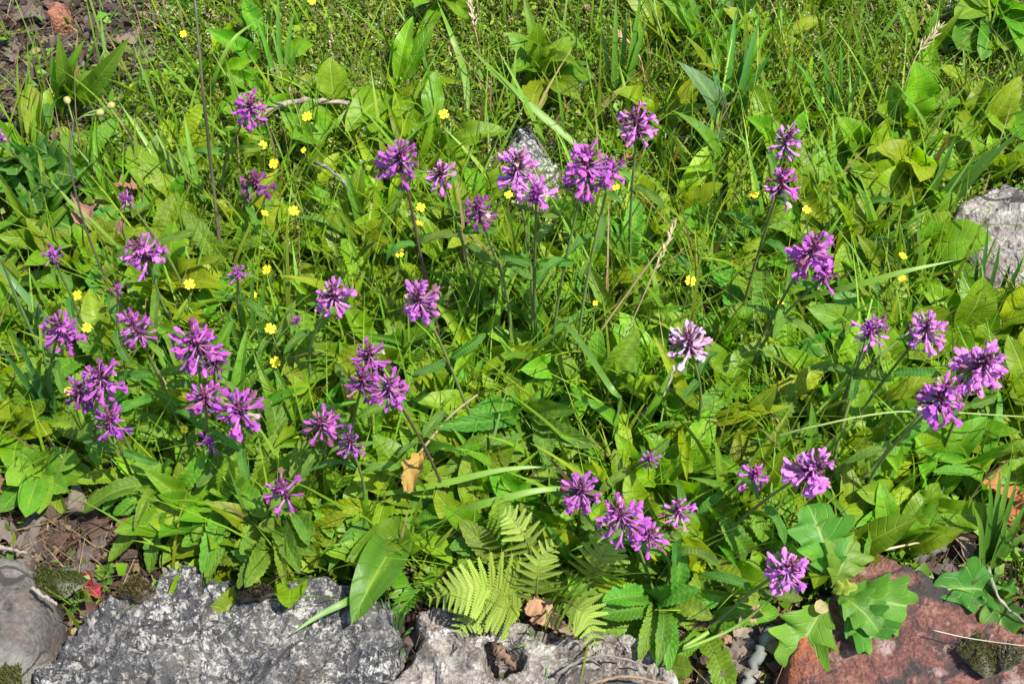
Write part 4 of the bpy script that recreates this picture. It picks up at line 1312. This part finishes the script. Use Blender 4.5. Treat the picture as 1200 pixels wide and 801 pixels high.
# ------------------------------------------------------------------ dead leaves
def dead_mesh(seed, lob):
    r = random.Random(seed)
    nx, ny = 9, 19
    v, uv, f = [], [], []
    a, b = r.uniform(2, 5), r.uniform(0, 6)
    for i in range(ny):
        t = i / (ny - 1)
        w = max(0.04, math.sin(math.pi * min(1, t * .93 + .07)) ** .7)
        for j in range(nx):
            u = -1 + 2 * j / (nx - 1)
            ww = w * (1 + lob * math.sin(t * 19 + b) * abs(u))
            ww *= 1 + r.uniform(-.16, .12) * (abs(u) > .9)
            x = u * ww * .33
            v.append((x, t + .03 * math.sin(9 * u + b), .10 * math.sin(a * t * 2 + b) + .22 * x * x / .1 * (1 if seed % 2 else -.6) + .035 * math.sin(17 * t + 5 * u + b) + .035 * r.uniform(-1, 1)))
            uv.append((.5 + .5 * u, t))
    for i in range(ny - 1):
        for j in range(nx - 1):
            q = i * nx + j
            f.append((q, q + 1, q + nx + 1, q + nx))
    return mesh_np('dead_leaf', np.array(v), f, M_DRY, np.array(uv))


DEAD = [dead_mesh(i, .15 if i % 3 else .3) for i in range(8)]
TAN, BRN, GRY, ORG = (0.27, 0.155, 0.085), (0.065, 0.038, 0.026), (0.10, 0.078, 0.066), (0.24, 0.095, 0.035)
for x, y, ln, wd, rot, c, h in [(104, 248, 50, 34, 1.4, (.3, .17, .10), .05), (152, 220, 30, 22, .4, (.36, .19, .1), .055), (136, 272, 34, 18, 1.2, (.28, .16, .1), .05), (98, 214, 18, 20, 1.0, BRN, .05), (20, 618, 62, 50, .3, GRY, .015), (30, 650, 44, 30, 1.5, GRY, .012),
                                (90, 600, 60, 46, .2, GRY, .012), (118, 622, 54, 40, -.5, BRN, .012), (104, 645, 46, 36, .9, GRY, .012), (84, 668, 34, 30, .6, (.2, .19, .19), .015), (140, 640, 44, 36, 1.9, BRN, .012),
                                (66, 598, 40, 34, 2.2, BRN, .012), (10, 576, 44, 40, .8, (.26, .11, .07), .015), (70, 540, 34, 26, .2, ORG, .015), (62, 530, 26, 22, 2.2, BRN, .012), (60, 626, 48, 30, 2.6, BRN, .012), (110, 676, 34, 26, 2.1, GRY, .012),
                                (152, 620, 40, 30, .1, (.34, .16, .07), .02), (196, 640, 46, 36, .9, BRN, .01), (180, 600, 40, 30, .2, BRN, .01), (486, 552, 48, 26, 1.2, (.42, .27, .06), .085), (630, 712, 28, 26, .3, TAN, .045), (640, 726, 36, 34, -.3, (.5, .31, .17), .045),
                                (1105, 628, 36, 24, 1.7, GRY, .02), (1120, 612, 38, 22, 1.3, (.33, .22, .17), .025), (1092, 650, 40, 30, .4, GRY, .02), (1128, 640, 34, 24, 2.0, (.36, .27, .22), .02), (1086, 664, 30, 24, .9, BRN, .018), (1108, 668, 28, 22, .2, GRY, .015),
                                (1180, 578, 50, 36, -.2, ORG, .03), (1198, 600, 40, 30, .6, ORG, .02), (1055, 566, 40, 30, 1.4, (.3, .25, .22), .03), (1140, 648, 24, 20, .5, GRY, .015), (1200, 650, 34, 26, .3, GRY, .012), (870, 735, 28, 22, .8, (.36, .27, .2), .03), (850, 745, 20, 16, 2.2, TAN, .03), (866, 752, 24, 14, 1.1, GRY, .03), (896, 742, 22, 14, 1.5, BRN, .03),
                                (884, 720, 26, 16, 1.2, TAN, .035), (860, 766, 30, 22, .2, (.3, .24, .19), .03), (845, 782, 28, 20, 2.0, GRY, .03), (830, 770, 22, 16, .7, BRN, .03), (872, 785, 22, 18, 2.4, GRY, .03), (905, 750, 30, 22, 1.5, (.3, .2, .14), .03), (520, 650, 30, 22, .4, BRN, .015), (500, 668, 30, 24, 1.9, (.3, .2, .15), .012),
                                (505, 690, 28, 20, .9, BRN, .012), (1000, 292, 24, 18, .4, (.35, .13, .08), .03), (582, 380, 18, 10, 1.5, ORG, .06), (1122, 330, 26, 18, .8, (.4, .22, .1), .02), (40, 100, 36, 26, .4, BRN, .01), (20, 60, 34, 26, 1.8, (.16, .12, .1), .01),
                                (742, 186, 20, 16, .3, ORG, .03), (12, 320, 44, 30, .6, BRN, .012), (40, 340, 40, 26, 1.3, (.2, .15, .11), .012), (500, 420, 36, 22, .5, BRN, .03), (20, 290, 40, 26, 2.2, BRN, .012), (35, 20, 34, 24, .2, (.2, .15, .12), .012),
                                (150, 40, 36, 20, .9, (.25, .19, .15), .012), (176, 64, 30, 18, 1.5, (.25, .19, .15), .012), (115, 30, 34, 24, 2.4, BRN, .012)]:
    m_ = mpp(x, y)
    cpos = atv(x, y, h)
    shade = 'grey brown' if c == GRY else ('orange brown' if c == ORG or c[0] > .38 else 'brown')
    o = obj('dead_leaf', random.choice(DEAD), None, None, jit(c if c in (TAN, BRN, GRY, ORG) else tuple(v_ * .55 for v_ in c), .2))
    o.scale = (wd * m_ * 1.3, ln * m_, ln * m_)
    o.rotation_euler = (random.uniform(-.3, .4), random.uniform(-.35, .35), rot - math.pi / 2)
    R_ = o.rotation_euler.to_matrix()
    o.location = cpos - R_ @ Vector((0, .5 * ln * m_, 0))
    tag(o, where(f'dry {shade} curled leaf lying', x, y), 'dead leaf', 'dry fallen leaves in the bed')

# ------------------------------------------------------------------ moss cushions
def moss_cushion(label, x, y, w, d, h0, c, n=900):
    base = atv(x, y, h0)
    m_ = mpp(x, y)
    W, D = w * m_ * .5, d * m_ * .7
    mb = MB()
    k = 0
    vv, ff, cc = [], [], []
    for i in range(n):
        a, r = random.uniform(0, 6.283), math.sqrt(random.random())
        px_, py_ = math.cos(a) * r * W * (1 + .25 * math.sin(3 * a + x)), math.sin(a) * r * D * (1 + .25 * math.cos(4 * a + y))
        hh = .007 * (1 - r ** 2.5) + .002
        q = Vector((px_, py_, hh * random.uniform(.5, 1)))
        dr = Vector((random.uniform(-1, 1), random.uniform(-1, 1), 1.2)).normalized() * random.uniform(.002, .004)
        s = Vector((random.uniform(-1, 1), random.uniform(-1, 1), 0)).normalized() * .0007
        vv += [tuple(q - s), tuple(q + s), tuple(q + dr)]
        ff.append((k, k + 1, k + 2))
        g_ = random.uniform(.5, 1.4)
        cc += [tuple(np.array(c) * g_)] * 3
        k += 3
    dome = []
    for i in range(6):
        for j in range(16):
            a = j / 16 * 6.2832
            r = i / 5
            dome.append((math.cos(a) * r * W * (1 + .25 * math.sin(3 * a + x)), math.sin(a) * r * D * (1 + .25 * math.cos(4 * a + y)), .006 * (1 - r * r) - .003 * r))
    mb.add(vv, ff, None, np.array(cc))
    mb.add(dome, [(i * 16 + j, i * 16 + (j + 1) % 16, (i + 1) * 16 + (j + 1) % 16, (i + 1) * 16 + j) for i in range(5) for j in range(16)], None, np.array(c) * .5)
    o = obj('moss_cushion', mb.mesh('moss_cushion', M_GRASS, False))
    o.location = base
    tag(o, label, 'moss')


moss_cushion('olive moss cushion growing on the red slab', 1150, 766, 44, 30, .054, (.085, .085, .03))
moss_cushion('grey green moss cushion touching the olive one on the red slab', 1182, 768, 30, 20, .056, (.11, .11, .07))
moss_cushion('dark moss cushion in the gap between brown and grey boulders', 64, 682, 56, 28, .03, (.06, .075, .015))
moss_cushion('small brown moss cushion on the top edge of the grey boulder', 160, 690, 36, 18, .05, (.07, .055, .02))
moss_cushion('moss cushion at the bottom corner under the brown boulder', 10, 795, 30, 24, .05, (.07, .08, .02))
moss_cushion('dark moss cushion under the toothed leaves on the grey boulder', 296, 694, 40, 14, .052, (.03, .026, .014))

# ------------------------------------------------------------------ rosettes filling the bed
STUFF_AVOID = [(0, 0, 120, 150)]


def fill_kind(x, y):
    r = random.random()
    if x > 780 and y < 460:
        return 'B' if r < .56 else ('N' if r < .86 else 'S')
    if y < 260:
        return 'B' if r < .45 else ('N' if r < .65 else 'R' if r < .85 else 'S')
    return 'S' if r < .36 else ('B' if r < .74 else 'N')


NAMES = {'B': ('leafy_plant', 'broad-leaved green rosette'), 'S': ('betony_rosette', 'toothed-leaved rosette'), 'N': ('leafy_plant', 'narrow-leaved green plant'), 'R': ('leafy_plant', 'round-leaved low plant')}
spots = []
tries = 0
while len(spots) < 230 and tries < 9000:
    tries += 1
    x, y = random.uniform(-60, 1260), random.uniform(-30, 760)
    dens = 1.0
    if y < 90:
        dens = .12
    elif y < 170:
        dens = .35
    if x < 200 and y < 190:
        dens = .0 if y < 120 else .1
    if x < 215 and y > 520 or y > 680:
        dens = 0
    if x > 1060 and y > 610:
        dens = 0
    if x > 840 and 40 < y < 160:
        dens = .2
    if random.random() > dens:
        continue
    sp_min = 29 + 14 * (y < 250)
    if any((x - a) ** 2 + ((y - b) * 1.2) ** 2 < sp_min ** 2 for a, b in spots):
        continue
    q = at(x, y)
    if (560 < x < 690 and 150 < y < 300) or (1070 < x and 240 < y < 390):
        continue
    if on_stone(q[0], q[1], -.02):
        continue
    spots.append((x, y))
for x, y in spots:
    k = fill_kind(x, y)
    nm, ds = NAMES[k]
    base = atv(x, y)
    p = thing(nm, where(ds, x, y), 'plant', base, 'low leafy plants filling the bed')
    n = random.randint(5, 9)
    a0 = random.uniform(0, 6.28)
    sc = {'B': (.06, .105), 'S': (.055, .10), 'N': (.07, .12), 'R': (.026, .042)}[k]
    wr = {'B': (.22, .33), 'S': (.18, .27), 'N': (.09, .15), 'R': (.6, .85)}[k]
    cb = jit(LCOL[k] if random.random() < .7 else LCOL['Y'], .2)
    for i in range(n):
        a = a0 + i * 2.4 + random.uniform(-.3, .3)
        ln = random.uniform(*sc)
        el = random.uniform(.15, 1.15) if k != 'N' else random.uniform(.5, 1.3)
        T = base + Vector((math.cos(a) * math.cos(el), math.sin(a) * math.cos(el), math.sin(el))) * ln
        place_leaf(p, base, k, base + Vector((math.cos(a) * .003, math.sin(a) * .003, .004)), T, ln * random.uniform(*wr), cb, random.uniform(-.4, .4))

# ------------------------------------------------------------------ grass, moss, heather, small leaves: nobody could count these
def blob(x, y, spec):
    d = np.zeros(len(x))
    for cx, cy_, rx, ry, w in spec:
        d += w * np.exp(-((x - cx) / rx) ** 2 - ((y - cy_) / ry) ** 2)
    return d


def scatter(n, dens, x0=-260, x1=1460, y0=-200, y1=801, pad=0.002):
    xs, ys, got = [], [], 0
    while got < n:
        x, y = rng.uniform(x0, x1, n * 2), rng.uniform(y0, y1, n * 2)
        k = rng.random(n * 2) < dens(x, y)
        x, y = x[k], y[k]
        q = at(x, y)
        ok = ~on_stone(q[:, 0], q[:, 1], pad)
        xs.append(x[ok])
        ys.append(y[ok])
        got += ok.sum()
    return np.concatenate(xs)[:n], np.concatenate(ys)[:n]


def bare(x, y):
    """1 where plants grow, 0 on bare soil and litter"""
    d = np.ones(len(x))
    d *= 1 - .93 * np.exp(-((x + 40) / 165) ** 4 - ((y - 30) / 140) ** 4)
    d *= 1 - .9 * np.exp(-((x - 130) / 70) ** 4 - ((y - 30) / 60) ** 4)
    d *= 1 - .97 * np.exp(-((x - 80) / 130) ** 4 - ((y - 655) / 75) ** 4)
    d *= 1 - .95 * np.exp(-((x - 1130) / 60) ** 4 - ((y - 650) / 50) ** 4)
    d *= 1 - .8 * np.exp(-((x - 20) / 60) ** 4 - ((y - 305) / 50) ** 4)
    d *= np.where(y > 712, .12, 1.0)
    return d


def colours(n, base, var=.3, yellow=.2, dry=0.0):
    k = rng.uniform(1 - var, 1 + var, (n, 1))
    c = np.array(base)[None] * k
    c[:, 0] *= 1 + rng.uniform(-.2, .6, n) * (rng.random(n) < yellow + .3)
    if dry:
        d = rng.random(n) < dry
        c[d] = np.array([.21, .15, .075]) * rng.uniform(.5, 1.3, (d.sum(), 1))
    return c


def blades(name, n, dens, hmin, hmax, w, base, lean=.5, seg=5, dry=.06, mat=None, droop=.35, yellow=.2):
    x, y = scatter(n, dens)
    P = at(x, y)
    h = rng.uniform(hmin, hmax, n) * rng.uniform(.7, 1.15, n)
    a = rng.uniform(0, 2 * np.pi, n)
    ln = rng.uniform(.05, lean, n)
    bd = rng.uniform(.1, droop, n) ** 1.0
    fa = rng.uniform(0, np.pi, n)
    W = w * rng.uniform(.5, 1.4, n)
    V = np.zeros((n, seg, 2, 3))
    for i in range(seg):
        t = i / (seg - 1)
        hor = h * (ln * t + bd * t * t)
        cx = P[:, 0] + np.cos(a) * hor
        cy_ = P[:, 1] + np.sin(a) * hor
        cz = P[:, 2] - .004 + h * (t - .5 * bd * t * t)
        ww = W * .5 * (1 - t ** 2) + .00012
        dx, dy = np.cos(fa + .6 * t) * ww, np.sin(fa + .6 * t) * ww
        for s in (0, 1):
            sg = 2 * s - 1
            V[:, i, s] = np.stack([cx + sg * dx, cy_ + sg * dy, cz], -1)
    b = np.arange(n)[:, None] * (seg * 2)
    F = np.concatenate([np.stack([b[:, 0] + 2 * i, b[:, 0] + 2 * i + 1, b[:, 0] + 2 * i + 3, b[:, 0] + 2 * i + 2], -1)[:, None] for i in range(seg - 1)], 1).reshape(-1, 4)
    c = np.repeat(colours(n, base, .35, yellow, dry), seg * 2, 0)
    o = obj(name, mesh_np(name, V.reshape(-1, 3), F, mat or M_GRASS, None, c, True))
    return o


def leaflets(name, n, dens, smin, smax, zmax, base, var=.35, dry=0.0, up=.5, wid=(.22, .42)):
    """small folded leaves of the ground cover"""
    x, y = scatter(n, dens)
    P = at(x, y)
    P[:, 2] += rng.uniform(0, 1, n) ** 1.5 * zmax
    s = rng.uniform(smin, smax, n)
    a = rng.uniform(0, 2 * np.pi, n)
    e = rng.normal(0.15, up, n)
    d = np.stack([np.cos(a) * np.cos(e), np.sin(a) * np.cos(e), np.sin(e)], -1)
    sd_ = np.stack([-np.sin(a), np.cos(a), rng.normal(0, .35, n)], -1)
    nr = np.cross(d, sd_)
    w = s * rng.uniform(wid[0], wid[1], n)
    tip = P + d * s[:, None]
    mid = P + d * (s * .5)[:, None] + nr * (s * .08)[:, None]
    l, r = mid + sd_ * w[:, None] + nr * (w * .3)[:, None], mid - sd_ * w[:, None] + nr * (w * .3)[:, None]
    V = np.stack([P, l, tip, r, mid], 1).reshape(-1, 3)
    b = np.arange(n) * 5
    F = np.concatenate([np.stack([b, b + 4, b + 1], -1), np.stack([b + 1, b + 4, b + 2], -1), np.stack([b, b + 3, b + 4], -1), np.stack([b + 3, b + 2, b + 4], -1)])
    c = np.repeat(colours(n, base, var, .2, dry), 5, 0)
    return obj(name, mesh_np(name, V, F, M_GRASS, None, c, True))


def stuff(o, label, cat):
    o['kind'] = 'stuff'
    return tag(o, label, cat)


GR = (0.108, 0.205, 0.009)


def d_grass(x, y):
    return bare(x, y) * np.clip(.35 + blob(x, y, [(900, 120, 160, 110, .9), (1100, 220, 180, 140, .35), (300, 60, 130, 80, .25), (480, 330, 140, 120, .35), (760, 250, 200, 150, .3), (300, 360, 130, 130, .35), (760, 40, 90, 80, .4), (240, 230, 110, 80, .3), (980, 420, 200, 120, .3), (640, 400, 200, 130, .3)]) * (1 - .75 * np.exp(-((x - 440) / 280) ** 4 - ((y - 20) / 125) ** 4)) * (1 - .6 * np.exp(-((y + 20) / 75) ** 4)) * (1 - .3 * np.exp(-((x - 980) / 160) ** 4 - ((y - 20) / 60) ** 4)), 0, 1)


def d_moss(x, y):
    return bare(x, y) * np.clip(blob(x, y, [(350, 40, 220, 90, .9), (600, 30, 250, 90, .8), (900, 40, 250, 110, .9), (1150, 180, 200, 90, .5), (450, 200, 160, 90, .35), (300, 300, 150, 160, .30)]) + .08, 0, 1)


stuff(blades('grass', 7200, d_grass, .05, .15, .0027, GR, .6), 'fine green grass growing through the whole bed', 'grass')
stuff(blades('grass', 1900, lambda x, y: d_grass(x, y) ** 1.5, .07, .15, .0055, (0.095, 0.195, 0.012), .55, 6, .03), 'wider green grass blades between the flowers', 'grass')
stuff(blades('short_grass', 9000, lambda x, y: bare(x, y) * .8, .015, .045, .0016, (0.06, 0.14, 0.014), .9, 4, .12, None, .8), 'short wispy grass close to the ground', 'grass')
stuff(leaflets('moss', 120000, d_moss, .004, .012, .030, (0.088, 0.155, 0.006), .6, .05, .8, (.10, .22)), 'bright feathery moss carpet behind the flowers', 'moss')
stuff(leaflets('ground_leaves', 16000, lambda x, y: bare(x, y) * np.clip(1 - .7 * d_moss(x, y), 0, 1), .008, .022, .024, (0.085, 0.18, 0.009), .45, .02), 'small green leaves carpeting the bed', 'ground cover')
stuff(blades('plant_litter', 5200, lambda x, y: np.clip(1.08 - bare(x, y), .1, 1), .015, .05, .0014, (0.085, 0.058, 0.038), 2.2, 4, .25, M_GRASS, .9), 'dry brown straw and plant litter on the soil', 'litter')
stuff(leaflets('leaf_litter', 5500, lambda x, y: np.clip(1.03 - bare(x, y), .03, 1), .006, .022, .008, (0.046, 0.032, 0.025), .6, .15, .35), 'broken brown leaf fragments covering the bare soil', 'litter')


def heather(n, dens):
    x, y = scatter(n, dens, -200, 1400, -100, 330)
    P = at(x, y)
    vv, ff, cc, k = [], [], [], 0
    for i in range(n):
        h, a, ln = random.uniform(.03, .06), random.uniform(0, 6.28), random.uniform(.2, 1.0)
        b = Vector(P[i].tolist())
        d = Vector((math.cos(a) * ln, math.sin(a) * ln, 1)).normalized()
        s = Vector((-math.sin(a), math.cos(a), 0)) * .0004
        T = b + d * h
        vv += [tuple(b - s), tuple(b + s), tuple(T + s), tuple(T - s)]
        ff.append((k, k + 1, k + 2, k + 3))
        cc += [(.16, .11, .06)] * 4
        k += 4
        pale = random.random() < .55
        for j in range(16):
            q = b + d * h * (.4 + .6 * j / 16)
            dd = Vector((random.uniform(-1, 1), random.uniform(-1, 1), random.uniform(-.3, .8))).normalized()
            e = dd.cross(Vector((random.uniform(-1, 1), .3, random.uniform(-1, 1)))).normalized()
            z = random.uniform(.0018, .0032)
            vv += [tuple(q), tuple(q + dd * z * .6 + e * z * .45), tuple(q + dd * z), tuple(q + dd * z * .6 - e * z * .45)]
            ff.append((k, k + 1, k + 2, k + 3))
            c = random.choice([(.5, .44, .40), (.42, .38, .33), (.30, .24, .17)]) if pale else random.choice([(.2, .14, .09), (.10, .15, .03)])
            cc += [c] * 4
            k += 4
    return obj('heather', mesh_np('heather', np.array(vv), ff, M_GRASS, None, np.array(cc), False))


stuff(heather(420, lambda x, y: bare(x, y) * np.clip(blob(x, y, [(420, 60, 90, 60, .8), (230, 30, 60, 50, .6), (330, 60, 90, 70, .5), (600, 20, 200, 40, .3), (960, 40, 220, 50, .9), (1150, 200, 80, 60, .4), (620, 200, 70, 60, .5), (300, 110, 100, 40, .4)]), 0, 1)),
      'wiry heather sprigs with small whitish flowers among the moss', 'heather')
